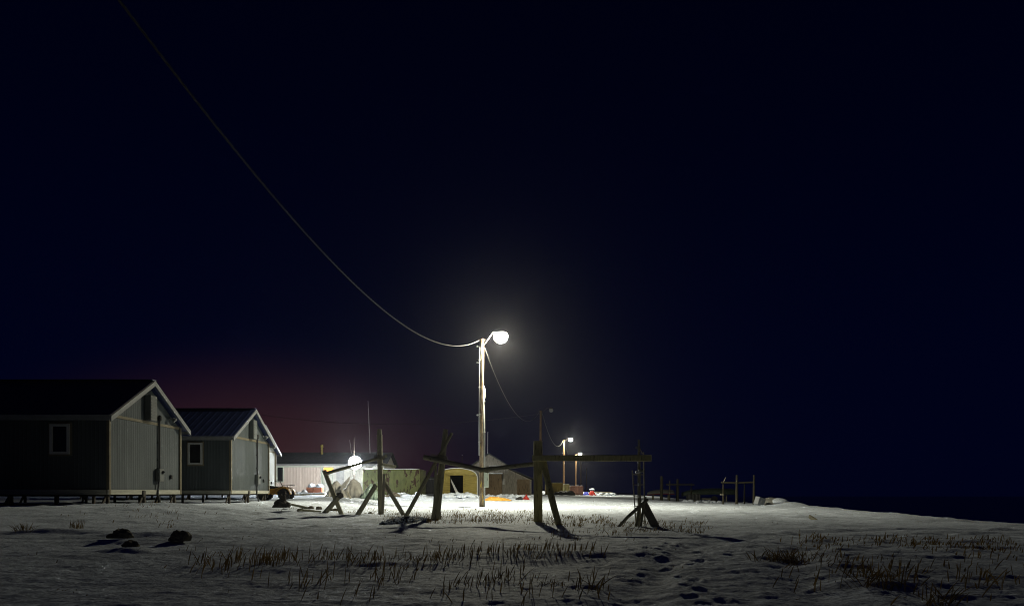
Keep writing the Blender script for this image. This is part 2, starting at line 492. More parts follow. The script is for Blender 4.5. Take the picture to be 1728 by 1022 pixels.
M = {}
def make_snow():
    m, nt, b = nodes_of('snow'); L = nt.links.new
    tc = nt.nodes.new('ShaderNodeTexCoord')
    nz = nt.nodes.new('ShaderNodeTexNoise'); nz.inputs['Scale'].default_value = .55; nz.inputs['Detail'].default_value = 8; nz.inputs['Roughness'].default_value = .65
    L(tc.outputs['Object'], nz.inputs['Vector'])
    rp = nt.nodes.new('ShaderNodeValToRGB')
    rp.color_ramp.elements[0].position = .32; rp.color_ramp.elements[0].color = (.61, .67, .75, 1)
    rp.color_ramp.elements[1].position = .52; rp.color_ramp.elements[1].color = (.76, .83, .93, 1)
    L(nz.outputs['Fac'], rp.inputs[0])
    # sand and dead leaves showing where the wind has scoured the snow thin
    mp = nt.nodes.new('ShaderNodeMapping'); mp.inputs['Scale'].default_value = (.5, 1.6, 1)
    L(tc.outputs['Object'], mp.inputs[0])
    n2 = nt.nodes.new('ShaderNodeTexNoise'); n2.inputs['Scale'].default_value = 1.5; n2.inputs['Detail'].default_value = 9; n2.inputs['Roughness'].default_value = .72
    L(mp.outputs[0], n2.inputs['Vector'])
    mr = nt.nodes.new('ShaderNodeMapRange'); mr.inputs['From Min'].default_value = .62; mr.inputs['From Max'].default_value = .70
    L(n2.outputs['Fac'], mr.inputs['Value'])
    mx = nt.nodes.new('ShaderNodeMixRGB'); mx.inputs[2].default_value = (.16, .13, .085, 1)
    L(mr.outputs[0], mx.inputs[0]); L(rp.outputs[0], mx.inputs[1]); L(mx.outputs[0], b.inputs['Base Color'])
    # coarse wind-blown crystals: fine grain in the surface itself
    gr = nt.nodes.new('ShaderNodeTexNoise'); gr.inputs['Scale'].default_value = 26; gr.inputs['Detail'].default_value = 3; gr.inputs['Roughness'].default_value = .8
    mp3 = nt.nodes.new('ShaderNodeMapping'); mp3.inputs['Scale'].default_value = (1, .55, 1)
    L(tc.outputs['Object'], mp3.inputs[0]); L(mp3.outputs[0], gr.inputs['Vector'])
    gm = nt.nodes.new('ShaderNodeMapRange'); gm.inputs['From Min'].default_value = .36; gm.inputs['From Max'].default_value = .58
    gm.inputs['To Min'].default_value = .66; gm.inputs['To Max'].default_value = 1.06
    L(gr.outputs['Fac'], gm.inputs['Value'])
    gv = nt.nodes.new('ShaderNodeVectorMath'); gv.operation = 'SCALE'; L(mx.outputs[0], gv.inputs[0]); L(gm.outputs[0], gv.inputs['Scale'])
    L(gv.outputs[0], b.inputs['Base Color'])
    b.inputs['Roughness'].default_value = .75; b.inputs['Specular IOR Level'].default_value = .15
    h = None
    for sc, w in ((9.0, .55), (34.0, .32), (110.0, .14)):
        n = nt.nodes.new('ShaderNodeTexNoise'); n.inputs['Scale'].default_value = sc; n.inputs['Detail'].default_value = 4; n.inputs['Roughness'].default_value = .6
        mp2 = nt.nodes.new('ShaderNodeMapping'); mp2.inputs['Scale'].default_value = (.6, 1.0, 1)
        L(tc.outputs['Object'], mp2.inputs[0]); L(mp2.outputs[0], n.inputs['Vector'])
        ma = nt.nodes.new('ShaderNodeMath'); ma.operation = 'MULTIPLY_ADD'; ma.inputs[1].default_value = w
        L(n.outputs['Fac'], ma.inputs[0])
        if h is None: ma.inputs[2].default_value = 0
        else: L(h, ma.inputs[2])
        h = ma.outputs[0]
    bp = nt.nodes.new('ShaderNodeBump'); bp.inputs['Strength'].default_value = .8; bp.inputs['Distance'].default_value = .045
    L(h, bp.inputs['Height']); L(bp.outputs[0], b.inputs['Normal'])
    return m
M['snow'] = make_snow()
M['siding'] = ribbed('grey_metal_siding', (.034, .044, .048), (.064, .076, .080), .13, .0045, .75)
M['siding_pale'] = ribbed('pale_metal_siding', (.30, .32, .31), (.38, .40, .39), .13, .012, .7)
M['siding_pink'] = ribbed('pink_board_siding', (.50, .41, .35), (.60, .50, .43), .22, .008, .7)
M['siding_white'] = ribbed('white_board_siding', (.58, .57, .52), (.70, .69, .63), .2, .006, .7)
M['roof_blue'] = ribbed('blue_metal_roof', (.018, .028, .085), (.028, .04, .12), .30, .014, .40, axis=(1, 0, 0))
M['roof_slate'] = mat('slate_roof', (.045, .05, .055), (.07, .075, .08), 3, .8, bump=.3)
M['trim'] = mat('pale_trim', (.17, .175, .175), (.22, .225, .225), 5, .5)
M['tan_trim'] = mat('tan_trim', (.13, .11, .07), (.18, .155, .10), 5, .7)
M['skirt'] = mat('skirting_board', (.28, .275, .22), (.38, .37, .31), 2, .75, (1, 1, 6), bump=.2)
M['dark_box'] = mat('vent_paint', (.10, .108, .10), (.13, .135, .13), 3, .6)
M['glass'] = mat('dark_window_glass', (.010, .011, .013), None, 3, .08, spec=.5)
M['interior'] = mat('dark_interior', (.012, .011, .009), (.03, .027, .02), 3, .9)
M['frame'] = mat('window_frame', (.38, .38, .37), (.46, .46, .45), 6, .5)
M['pvc'] = mat('grey_conduit', (.22, .225, .215), (.29, .295, .28), 5, .5)
M['black'] = mat('black_plastic', (.018, .018, .018), (.03, .03, .03), 6, .5)
M['iron'] = mat('dark_iron', (.035, .032, .028), (.07, .055, .04), 9, .65, metal=.3)
M['timber'] = mat('weathered_timber', (.20, .19, .125), (.36, .335, .23), 3.2, .9, (9, 9, 1.2), bump=.6, bump_scale=9, lo=.3, hi=.7, c3=(.10, .08, .05), scale3=2.4, lo3=.58, hi3=.66)
M['timber_h'] = mat('weathered_rail_timber', (.20, .19, .125), (.36, .335, .23), 3.2, .9, (1.2, 9, 9), bump=.6, bump_scale=9, lo=.3, hi=.7, c3=(.10, .08, .05), scale3=2.4, lo3=.58, hi3=.66)
M['timber_post'] = mat('lit_grey_timber', (.34, .31, .15), (.60, .54, .28), 3.2, .9, (9, 9, 1.2), bump=.6, bump_scale=9, lo=.3, hi=.7, c3=(.12, .10, .05), scale3=2.4, lo3=.58, hi3=.66)  # paler timber copy: brightness of a lit face put into the colour
M['mast'] = mat('rusty_grey_mast', (.26, .235, .16), (.40, .37, .27), 9, .7)
M['timber_dark'] = mat('dimmed_timber', (.035, .032, .02), (.08, .07, .045), 3, .9, (8, 8, 1), bump=.4)  # darker timber copy: the shore racks' dim light is put into the colour
M['pale_wood'] = mat('bleached_wood', (.20, .18, .13), (.33, .30, .23), 3, .9, (7, 7, 1), bump=.4)
M['pole'] = mat('old_pole_wood', (.075, .042, .024), (.33, .26, .175), 1.6, .85, (9, 9, 1.6), bump=.6, lo=.36, hi=.62, c3=(.52, .36, .08), scale3=1.1, lo3=.58, hi3=.62)
M['pole_far'] = mat('brown_pole_wood', (.16, .09, .04), (.28, .17, .08), 2, .85, (9, 9, 1), bump=.4)
M['galv'] = mat('galvanised_steel', (.42, .43, .42), (.55, .56, .55), 8, .45, metal=.3)
M['cabinet'] = mat('pale_green_cabinet', (.42, .47, .38), (.50, .54, .45), 4, .55)
M['cable'] = mat('aluminium_cable', (.048, .046, .042), (.075, .072, .068), 12, .7)
M['wire_dark'] = mat('dark_wire', (.02, .02, .02), None, 5, .6)
M['porcelain'] = mat('white_porcelain', (.75, .75, .72), None, 5, .25)
M['rusty'] = mat('rusted_green_steel', (.075, .085, .028), (.115, .125, .045), 2.4, .75, (1.5, 1.5, .6), bump=.35, bump_scale=5, c3=(.030, .012, .006), scale3=3.4, lo3=.555, hi3=.575)
M['plywood'] = mat('ochre_plywood', (.19, .15, .035), (.27, .215, .06), 2.0, .85, (.8, 1, 5), bump=.25, c3=(.10, .075, .02), scale3=1.4, lo3=.56, hi3=.7)
M['shingle'] = mat('grey_weathered_boards', (.17, .16, .135), (.31, .29, .25), 3, .9, (7, 7, 1), bump=.5, c3=(.06, .05, .04), scale3=2, lo3=.55, hi3=.7)
M['brown_board'] = mat('brown_weathered_boards', (.12, .085, .05), (.21, .155, .095), 3, .9, (6, 6, 1), bump=.5, c3=(.05, .035, .02), scale3=2, lo3=.55, hi3=.66)
M['tarp'] = mat('grey_canvas', (.26, .25, .22), (.38, .36, .32), 3, .85, bump=.5, bump_scale=7, bump_dist=.05)
M['tarp_green'] = mat('green_canvas', (.16, .22, .17), (.27, .34, .28), 3, .8, bump=.5, bump_scale=7, bump_dist=.05)
M['orange'] = mat('orange_patch', (.70, .33, .05), (.80, .44, .10), 3, .6, bump=.5, bump_scale=5, bump_dist=.04)
M['red'] = mat('red_plastic', (.30, .014, .010), (.38, .026, .016), 4, .45)
M['blue'] = mat('blue_tarpaulin', (.03, .04, .30), (.06, .07, .42), 4, .5, bump=.4)
M['crate_red'] = mat('rust_red_crate', (.24, .085, .05), (.34, .14, .08), 3, .8, (1, 1, 4), bump=.3)
M['crate_white'] = mat('white_chipped_box', (.26, .27, .29), (.38, .39, .40), 3, .7, bump=.3)
M['atv'] = mat('amber_plastic', (.28, .14, .012), (.36, .19, .02), 4, .5)
M['rubber'] = mat('black_rubber', (.014, .014, .014), (.026, .025, .024), 9, .85, bump=.4)
M['rock'] = mat('dark_rock', (.11, .095, .065), (.20, .175, .13), 5, .9, bump=.8, bump_scale=14)
def dry_grass(name, c1, c2):
    # thin dead blades: light comes through them
    m = bpy.data.materials.new(name); m.use_nodes = True; nt = m.node_tree; nt.nodes.clear(); L = nt.links.new
    tc = nt.nodes.new('ShaderNodeTexCoord'); nz = nt.nodes.new('ShaderNodeTexNoise'); nz.inputs['Scale'].default_value = 3.0; nz.inputs['Detail'].default_value = 5
    L(tc.outputs['Object'], nz.inputs['Vector'])
    rp = nt.nodes.new('ShaderNodeValToRGB'); rp.color_ramp.elements[0].position = .35; rp.color_ramp.elements[1].position = .65
    rp.color_ramp.elements[0].color = (*c1, 1); rp.color_ramp.elements[1].color = (*c2, 1); L(nz.outputs['Fac'], rp.inputs[0])
    df = nt.nodes.new('ShaderNodeBsdfDiffuse'); tr = nt.nodes.new('ShaderNodeBsdfTranslucent'); mx = nt.nodes.new('ShaderNodeMixShader'); mx.inputs[0].default_value = .55
    L(rp.outputs[0], df.inputs[0]); L(rp.outputs[0], tr.inputs[0]); L(df.outputs[0], mx.inputs[1]); L(tr.outputs[0], mx.inputs[2])
    ou = nt.nodes.new('ShaderNodeOutputMaterial'); L(mx.outputs[0], ou.inputs[0])
    return m
M['straw'] = dry_grass('dry_dune_grass', (.26, .19, .075), (.46, .36, .16))
M['straw_dark'] = dry_grass('dark_dead_grass', (.28, .22, .115), (.50, .40, .21))
M['box_yellow'] = ribbed('ochre_container_paint', (.26, .17, .012), (.34, .23, .02), .28, .03, .6, sharp=False)
M['box_rust'] = ribbed('rust_red_container_paint', (.12, .045, .030), (.20, .085, .055), .28, .03, .7, sharp=False)
M['box_green'] = ribbed('faded_green_container_paint', (.22, .22, .09), (.34, .28, .13), .28, .03, .7, sharp=False)
M['box_dark'] = ribbed('dark_container_paint', (.03, .032, .034), (.05, .05, .05), .28, .03, .7, sharp=False)
M['hull'] = mat('grey_hull', (.22, .22, .20), (.32, .31, .28), 3, .6)
M['hull_green'] = mat('dark_green_hull', (.035, .05, .04), (.06, .08, .06), 3, .6)
M['rope'] = mat('tarred_netting', (.04, .036, .03), (.11, .10, .085), 14, .9, bump=.6)
M['sea'] = mat('night_sea', (.003, .005, .016), (.004, .007, .022), .3, .18, (1, 2, 1), bump=.15, bump_scale=.8, bump_dist=.15)
M['lens_main'] = lamp_glass('lit_street_lamp_glass', (1.0, .97, .88), 40)
M['lens_yard'] = lamp_glass('lit_floodlight_glass', (.92, .98, 1.0), 40)
M['lens_off'] = mat('unlit_lamp_glass', (.3, .3, .28), None, 4, .3)
M['warm_window'] = emit('lit_yellow_window', (1.0, .52, .10), .75)

def lamp_light(name, loc, watts, col, radius, parent, cutoff=False):
    l = bpy.data.lights.new(name, 'POINT'); l.energy = watts; l.color = col; l.shadow_soft_size = radius
    if cutoff:
        # hooded street lamp: strong downwards, weak towards the horizontal
        l.use_nodes = True; nt = l.node_tree; nt.nodes.clear()
        tc = nt.nodes.new('ShaderNodeTexCoord'); sp = nt.nodes.new('ShaderNodeSeparateXYZ'); nt.links.new(tc.outputs['Normal'], sp.inputs[0])
        rp = nt.nodes.new('ShaderNodeValToRGB'); mr = nt.nodes.new('ShaderNodeMapRange'); mr.inputs['From Min'].default_value = 1; mr.inputs['From Max'].default_value = -1
        nt.links.new(sp.outputs['Z'], mr.inputs['Value']); nt.links.new(mr.outputs[0], rp.inputs[0])
        el = rp.color_ramp.elements
        el[0].position = 0; el[0].color = (.05,) * 3 + (1,)
        el[1].position = 1; el[1].color = (.75,) * 3 + (1,)
        for p_, v_ in ((.45, .12), (.55, .19), (.62, .33), (.66, .50), (.71, .72), (.76, .84), (.82, 1.0), (.92, .9)):
            q_ = el.new(p_); q_.color = (v_,) * 3 + (1,)
        em = nt.nodes.new('ShaderNodeEmission'); nt.links.new(rp.outputs[0], em.inputs['Strength']); ou = nt.nodes.new('ShaderNodeOutputLight'); nt.links.new(em.outputs[0], ou.inputs[0])
    o = bpy.data.objects.new(name, l); COL.objects.link(o)
    o.parent = parent; o.location = Vector(loc) - ORG[parent.name]
    return o

# ------------------------------------------------------------------ terrain, sea
def axis_pts(start, step0, grow, end):
    out = [start]; 
    while out[-1] < end:
        out.append(out[-1] + max(step0, grow * out[-1]))
    return out
pos = axis_pts(0.0, .030, .0075, 40) 
pos = pos + axis_pts(pos[-1] + 1.5, 1.5, .09, 600)
xs = np.array([-p for p in pos[:0:-1]] + pos)
yb = [-60, -40, -25, -16, -10, -6, -3, -1, 0.3, 1.2, 1.8, 2.2]
ys = np.array(yb + axis_pts(2.5, .024, .0050, 130))
ys = np.concatenate([ys, np.array(axis_pts(ys[-1] + 2, 2, .03, 600))])
GX, GY = np.meshgrid(xs, ys)
GZ = ground(GX, GY)
nx, ny = len(xs), len(ys)
me = bpy.data.meshes.new('snowy_ground')
me.vertices.add(nx * ny)
me.vertices.foreach_set('co', np.stack([GX, GY, GZ], -1).reshape(-1).astype(np.float32))
ii = (np.arange(ny - 1)[:, None] * nx + np.arange(nx - 1)[None, :]).reshape(-1)
quads = np.stack([ii, ii + 1, ii + 1 + nx, ii + nx], -1).astype(np.int32)
me.loops.add(quads.size); me.polygons.add(len(quads))
me.loops.foreach_set('vertex_index', quads.reshape(-1))
me.polygons.foreach_set('loop_start', np.arange(0, quads.size, 4, dtype=np.int32))
me.polygons.foreach_set('use_smooth', np.ones(len(quads), dtype=bool))
me.update(); me.validate()
me.materials.append(M['snow'])
g = bpy.data.objects.new('ground', me); COL.objects.link(g)
tag(g, 'snow-covered flat ground with wind ridges and footprints', 'ground', kind='structure')

sea = MB(); sea.add([(6, -60, -2.9), (600, -60, -2.9), (600, 600, -2.9), (6, 600, -2.9)], [(0, 1, 2, 3)])
so = sea.build('water', M['sea']); tag(so, 'dark night sea beyond the snowy bank', 'sea', kind='structure')

# ------------------------------------------------------------------ the row of small houses
HG = 'grey metal-sided houses standing in a row'
def small_house(xc, y1, label, length=9.0, width=4.45, dz=0.0, siding='siding'):
    y2 = y1 + width; ym = (y1 + y2) / 2
    fl, ev, rd = .68 + dz, 3.14 + dz, 4.42 + dz
    xl = xc - length
    root = thing('small_house', label, 'house', (xc - length / 2, ym, gz(xc - 2, ym)), HG)
    w = MB()
    w.add([(xc, y1, fl), (xc, y2, fl), (xc, y2, ev), (xc, ym, rd - .03), (xc, y1, ev),
           (xl, y1, fl), (xl, y2, fl), (xl, y2, ev), (xl, ym, rd - .03), (xl, y1, ev)],
          [(0, 1, 2, 3, 4), (9, 8, 7, 6, 5), (0, 4, 9, 5), (1, 6, 7, 2), (0, 5, 6, 1)])
    wall = w.build('wall', M[siding], root)
    t = MB()
    for yy in (y1 - .012, y2 + .012):
        t.box((xc + .012, yy, (fl + ev) / 2), (.09, .09, ev - fl))
    t.box((xc + .010, ym, ev - .02), (.03, width - .12, .09))
    t.build('corner_trim', M['tan_trim'], root)
    k = MB(); k.box((xc + .022, ym, fl + .075), (.05, width + .16, .15)); k.box((xc - length / 2, y1 - .03, fl + .075), (length - .1, .045, .15))
    k.build('skirting', M['skirt'], root)
    # roof: two slabs with overhang
    oh, og, th = .30, .24, .07
    sl = (rd - ev) / (width / 2)
    r = MB()
    for s_, yo in ((-1, y1 - oh), (1, y2 + oh)):
        ze = ev - sl * oh + .06; zr = rd + .06
        poly = [(xc + og, yo, ze), (xl - og, yo, ze), (xl - og, ym, zr), (xc + og, ym, zr)]
        r.slab(poly, (0, 0, th))
    rf = r.build('roof', M['roof_blue'], root)
    c = MB(); c.bar((xc + og, ym, rd + .135), (xl - og, ym, rd + .135), .26, .03)
    c.build('ridge_cap', M['roof_blue'], rf)
    for yo in (y1 - oh - .02, y2 + oh + .02):
        fa = MB(); fa.box((xc - length / 2, yo, ev - sl * oh + .045), (length + 2 * og - .02, .035, .16))
        fa.build('eave_fascia', M['trim'], root)
    for s_, yo in ((-1, y1 - oh - .03), (1, y2 + oh + .03)):
        ze = ev - sl * (oh + .03); zr = rd
        rk = MB()
        rk.slab([(xc + og + .004, yo, ze - .06), (xc + og + .004, yo, ze + .11), (xc + og + .004, ym, zr + .11), (xc + og + .004, ym, zr - .06)], (.035, 0, 0))
        rk.build('rake_board', M['trim'], root)
    # louvred vent box in the gable
    vb = MB(); vb.rbox((xc + .11, ym + .02, ev + .46), (.22, .42, .86), .015)
    vbo = vb.build('gable_vent', M['dark_box'], root)
    lv = MB()
    for q in range(7): lv.box((xc + .226, ym + .02, ev + .14 + q * .105), (.012, .32, .03))
    lv.build('louvre', M['dark_box'], vbo)
    # service conduit, meter box, cable to the ground
    yc = ym + .70
    mb_ = MB(); mb_.rbox((xc + .09, yc - .06, fl + .66), (.16, .30, .46), .02)
    mbo = mb_.build('meter_box', M['dark_box'], root)
    dm = MB(); dm.lathe((xc + .17, yc - .02, fl + .76), [(.06, 0), (.06, .04), (.045, .06), (.0, .07)], (1, 0, 0), 14)
    dm.build('meter_dial', M['glass'], mbo)
    cd = MB(); cd.tube([(xc + .05, yc, fl + .88), (xc + .05, yc, ev + .14)], .035, 8)
    cd.lathe((xc + .06, yc, ev + .10), [(.04, 0), (.075, .03), (.075, .14), (.03, .2)], (0, 0, 1), 10)
    for zz in (.3, .9, 1.55): cd.box((xc + .03, yc, fl + .9 + zz), (.05, .13, .03))
    cd.build('conduit', M['black'], root)
    cb = MB(); g0 = gz(xc + .3, yc)
    cb.tube([(xc + .08, yc - .1, fl + .45), (xc + .07, yc - .12, fl + .2), (xc + .09, yc - .17, fl - .02), (xc + .16, yc - .1, g0 - .05)], .03, 7)
    cb.build('ground_cable', M['black'], root)
    fl_ = MB(); fl_.lathe((xc + .01, y2 - .80, ev + .27), [(.05, 0), (.05, .05), (.03, .08), (.03, .16)], (1, 0, -.2), 10)
    fl_.lathe((xc + .15, y2 - .80, ev + .27), [(.045, 0), (.085, .1), (.08, .13)], (.7, .2, -.75), 12)
    fl_.build('gable_lamp', M['trim'], root)
    ou = MB(); ou.rbox((xc + .04, y2 - .68, fl + .62), (.07, .11, .15), .015)
    ou.build('socket_box', M['black'], root)
    hb = MB(); hb.rbox((xc + .06, y1 + 1.9, fl + .02), (.05, .16, .22), .01); hb.build('hatch_plate', M['iron'], root)
    # windows in the long wall
    for n_, off in enumerate((1.18, 5.6)):
        x1_, x0_ = xc - off, xc - off - .60
        z0_, z1_ = fl + 1.24, fl + 2.16
        fr = MB(); b_ = .075
        fr.box((x0_ + b_ / 2, y1 - .03, (z0_ + z1_) / 2), (b_, .07, z1_ - z0_)); fr.box((x1_ - b_ / 2, y1 - .03, (z0_ + z1_) / 2), (b_, .07, z1_ - z0_))
        fr.box(((x0_ + x1_) / 2, y1 - .03, z1_ - b_ / 2), (x1_ - x0_ - 2 * b_, .07, b_)); fr.box(((x0_ + x1_) / 2, y1 - .03, z0_ + b_ / 2), (x1_ - x0_ - 2 * b_, .07, b_))
        wf = fr.build('window', M['frame'], root)
        pn = MB(); pn.box(((x0_ + x1_) / 2, y1 - .012, (z0_ + z1_) / 2), (x1_ - x0_ - 2 * b_ + .01, .016, z1_ - z0_ - 2 * b_ + .01))
        pn.build('pane', M['glass'], wf)
        cs = MB(); cs.box(((x0_ + x1_) / 2, y1 - .004, z1_ + .03), (x1_ - x0_ + .12, .02, .055)); cs.box(((x0_ + x1_) / 2, y1 - .004, z0_ - .03), (x1_ - x0_ + .12, .02, .055))
        for xx in (x0_ - .03, x1_ + .03): cs.box((xx, y1 - .004, (z0_ + z1_) / 2), (.055, .02, z1_ - z0_))
        cs.build('casing', M['tan_trim'], wf)
    # short footings
    for xx in (xc - .12, xc - 3.1, xc - 6.2, xl + .2):
        for yy in (y1 + .15, ym, y2 - .15):
            p = MB(); zg = gz(xx, yy)
            p.bar((xx, yy, zg - .15), (xx, yy, fl), .09, .09)
            if xx > xc - 1 or yy < ym:
                p.bar((xx - .04, yy - .34, zg - .12), (xx - .02, yy - .02, fl - .03), .05, .09)
            p.build('footing', M['iron'], root)
    fb = MB()
    for yy in (y1 + .15, ym, y2 - .15):
        fb.bar((xl + .1, yy, fl - .03), (xc - .05, yy, fl - .03), .1, .055)
    fb.build('floor_beam', M['iron'], root)
    return root

small_house(-12.4, 20.95, 'grey house nearest the camera, its dark long wall running out of the left edge')
small_house(-11.92, 28.85, 'grey house behind the nearest one, with the white-framed window and blue ribbed roof')
small_house(-14.2, 36.4, 'brightly lit pale house end just showing past the second house', siding='siding_pale')

# ------------------------------------------------------------------ pink house behind the yard
def pink_house():
    D = 52.0
    x0, x1 = -20.5, -9.75
    zb, ev = .60, 2.83
    root = thing('pink_house', 'long low pink house with dark roof behind the yard lamp', 'house', ((x0 + x1) / 2, D + 2.4, zb))
    w = MB(); dep = 4.8
    xs_ = P(543, 800, D).x
    w.add([(x0, D, zb), (xs_, D, zb), (xs_, D, ev), (x0, D, ev), (x0, D + dep, zb), (xs_, D + dep, zb), (xs_, D + dep, ev), (x0, D + dep, ev)],
          [(0, 1, 2, 3), (5, 4, 7, 6), (4, 0, 3, 7)])
    w.build('wall', M['siding_pink'], root)
    w2 = MB()
    w2.box(((xs_ + x1) / 2, D + dep / 2, (zb + ev) / 2), (x1 - xs_ - .004, dep, ev - zb))
    w2.build('porch_wall', M['siding_white'], root)
    g_ = MB(); rz = 3.87
    g_.add([(x1 - .01, D, ev), (x1 - .01, D + dep, ev), (x1 - .01, D + dep / 2, rz - .05)], [(0, 1, 2)])
    g_.build('gable', M['siding_white'], root)
    r = MB()
    for yo, in ((D - .35,), (D + dep + .35,)):
        sgn = 1 if yo < D else -1
        ze = ev - .02
        r.slab([(x0 - .2, yo, ze), (x1 + .25, yo, ze), (x1 + .25, D + dep / 2, rz), (x0 - .2, D + dep / 2, rz)], (0, 0, .06))
    rf = r.build('roof', M['roof_slate'], root)
    sp = MB(); a = P(543, 765, D + 2); sp.tube([(a.x, a.y, rz - .35), (a.x, a.y, rz + .5)], .085, 10); sp.lathe((a.x, a.y, rz + .42), [(.1, 0), (.13, .04), (.1, .2), (.02, .24)], (0, 0, 1), 10)
    sp.build('stovepipe', M['plywood'], rf)
    rv = MB(); a = P(532, 777, D + 1.2); rv.tube([(a.x, a.y, a.z - .2), (a.x, a.y, a.z + .25)], .06, 8); rv.build('roof_vent', M['iron'], rf)
    t = MB(); t.box(((x0 + x1) / 2, D - .36, ev + .01), (x1 - x0 + .4, .03, .10)); t.build('fascia', M['trim'], root)
    tr = MB(); tr.box((xs_, D - .02, (zb + ev) / 2), (.10, .05, ev - zb - .02)); tr.box(((x0 + xs_) / 2, D - .02, ev - .12), (xs_ - x0 - .2, .04, .10))
    tr.build('wall_trim', M['cabinet'], root)
    # left window
    def win(pa, pb, name='window', pane='glass'):
        a = P(pa[0], pa[1], D); b = P(pb[0], pb[1], D); w_ = b.x - a.x; h_ = a.z - b.z; cx, cz = (a.x + b.x) / 2, (a.z + b.z) / 2
        f = MB()
        for sx in (-1, 1): f.box((cx + sx * (w_ / 2 - .03), D - .03, cz), (.06, .06, h_))
        for sz in (-1, 1): f.box((cx, D - .03, cz + sz * (h_ / 2 - .03)), (w_ - .12, .06, .06))
        fo = f.build(name, M['cabinet'], root)
        p = MB(); p.box((cx, D - .012, cz), (w_ - .11, .018, h_ - .11)); p.build('pane', M[pane], fo)
    win((467, 787), (479, 813))
    win((545, 787), (564, 797), pane='warm_window')
    win((545, 800), (562, 816), pane='siding_white')
    # door
    a = P(568, 788, D); b = P(581, 828, D)
    d = MB(); d.rbox(((a.x + b.x) / 2, D - .03, (a.z + b.z) / 2), (b.x - a.x, .06, a.z - b.z), .01)
    do = d.build('door', M['frame'], root)
    h = MB(); h.lathe((b.x - .07, D - .06, (a.z + b.z) / 2), [(.012, 0), (.012, .04), (.03, .05), (.03, .08)], (0, -1, 0), 10); h.build('handle', M['iron'], do)
    # whip antennas on the roof
    for (px, top, base, rr) in ((621, 676, 770, .022), (590, 742, 768, .018)):
        m_ = MB(); a = P(px + 4, base, D + 2.2); b = P(px, top, D + 2.2)
        m_.tube([a - Vector((0, 0, .4)), a.lerp(b, .6), b], [rr, rr * .8, rr * .5], 6); m_.build('whip_aerial', M['galv'], root)
pink_house()

# yard floodlight on its own mast in front of the house
def yard_light():
    D = 47.3
    p = P(600, 780, D)
    zg = gz(p.x - .1, D)
    root = thing('yard_lamp', 'blinding white yard floodlight on a thin mast before the pink house', 'lamp', (p.x - .12, D + .1, zg))
    m = MB(); top = P(597, 737, D)
    m.tube([(p.x - .12, D + .1, zg - .2), (p.x - .12, D + .1, top.z)], [.035, .014], 8); m.build('mast', M['iron'], root)
    b = MB(); b.tube([(p.x - .12, D + .1, p.z + .24), (p.x, D + .05, p.z + .20)], .02, 6); b.build('bracket', M['iron'], root)
    h = MB(); h.lathe((p.x, D + .06, p.z), [(.06, .16), (.09, .10), (.16, .04), (.17, .01), (.12, 0.0)], (0, 1, .12), 20); h.build('housing', M['iron'], root, True)
    l = MB(); l.lathe((p.x, D, p.z), [(.20, .02), (.36, -.03), (.45, -.11), (.45, -.18), (.36, -.27), (.2, -.33), (.0, -.35)], (0, 1, .05), 24)
    l.build('lens', M['lens_yard'], root, True)
    lamp_light('lamp_light', (p.x, D - .15, p.z), LAMP_YARD, (.93, .97, 1.0), .16, root)
yard_light()

# ------------------------------------------------------------------ power poles, street lamps and cables
PG = 'wooden power poles in a line down the shore road'
POLES = [(-1.53, 34.5), (2.72, 64.8), (7.7, 101.5), (13.1, 140.0), (17.7, 175.0), (23.3, 213.0)]
PTOP = 8.5
def street_lamp_head(root, at, axis, lit, mat_name, watts, col, radius):
    """hooded lamp head at the end of its arm"""
    x, y, z = at
    h = MB(); h.lathe((x, y, z + .10), [(radius * .80, .04), (radius * .84, .06), (radius * .62, .12), (radius * .3, .17), (.05, .20)], (0, 0, 1), 20)
    h.build('lamp_hood', M['iron'], root, True)
    l = MB(); l.lathe((x, y, z), [(.02, -radius * .98), (radius * .5, -radius * .86), (radius * .87, -radius * .5), (radius, 0.0), (radius * .93, .10), (radius * .8, .15)], (0, 0, 1), 24)
    l.build('lens', M[mat_name], root, True)
    if lit: lamp_light('lamp_light', (x, y, z - .04), watts, col, radius * .55, root, True)

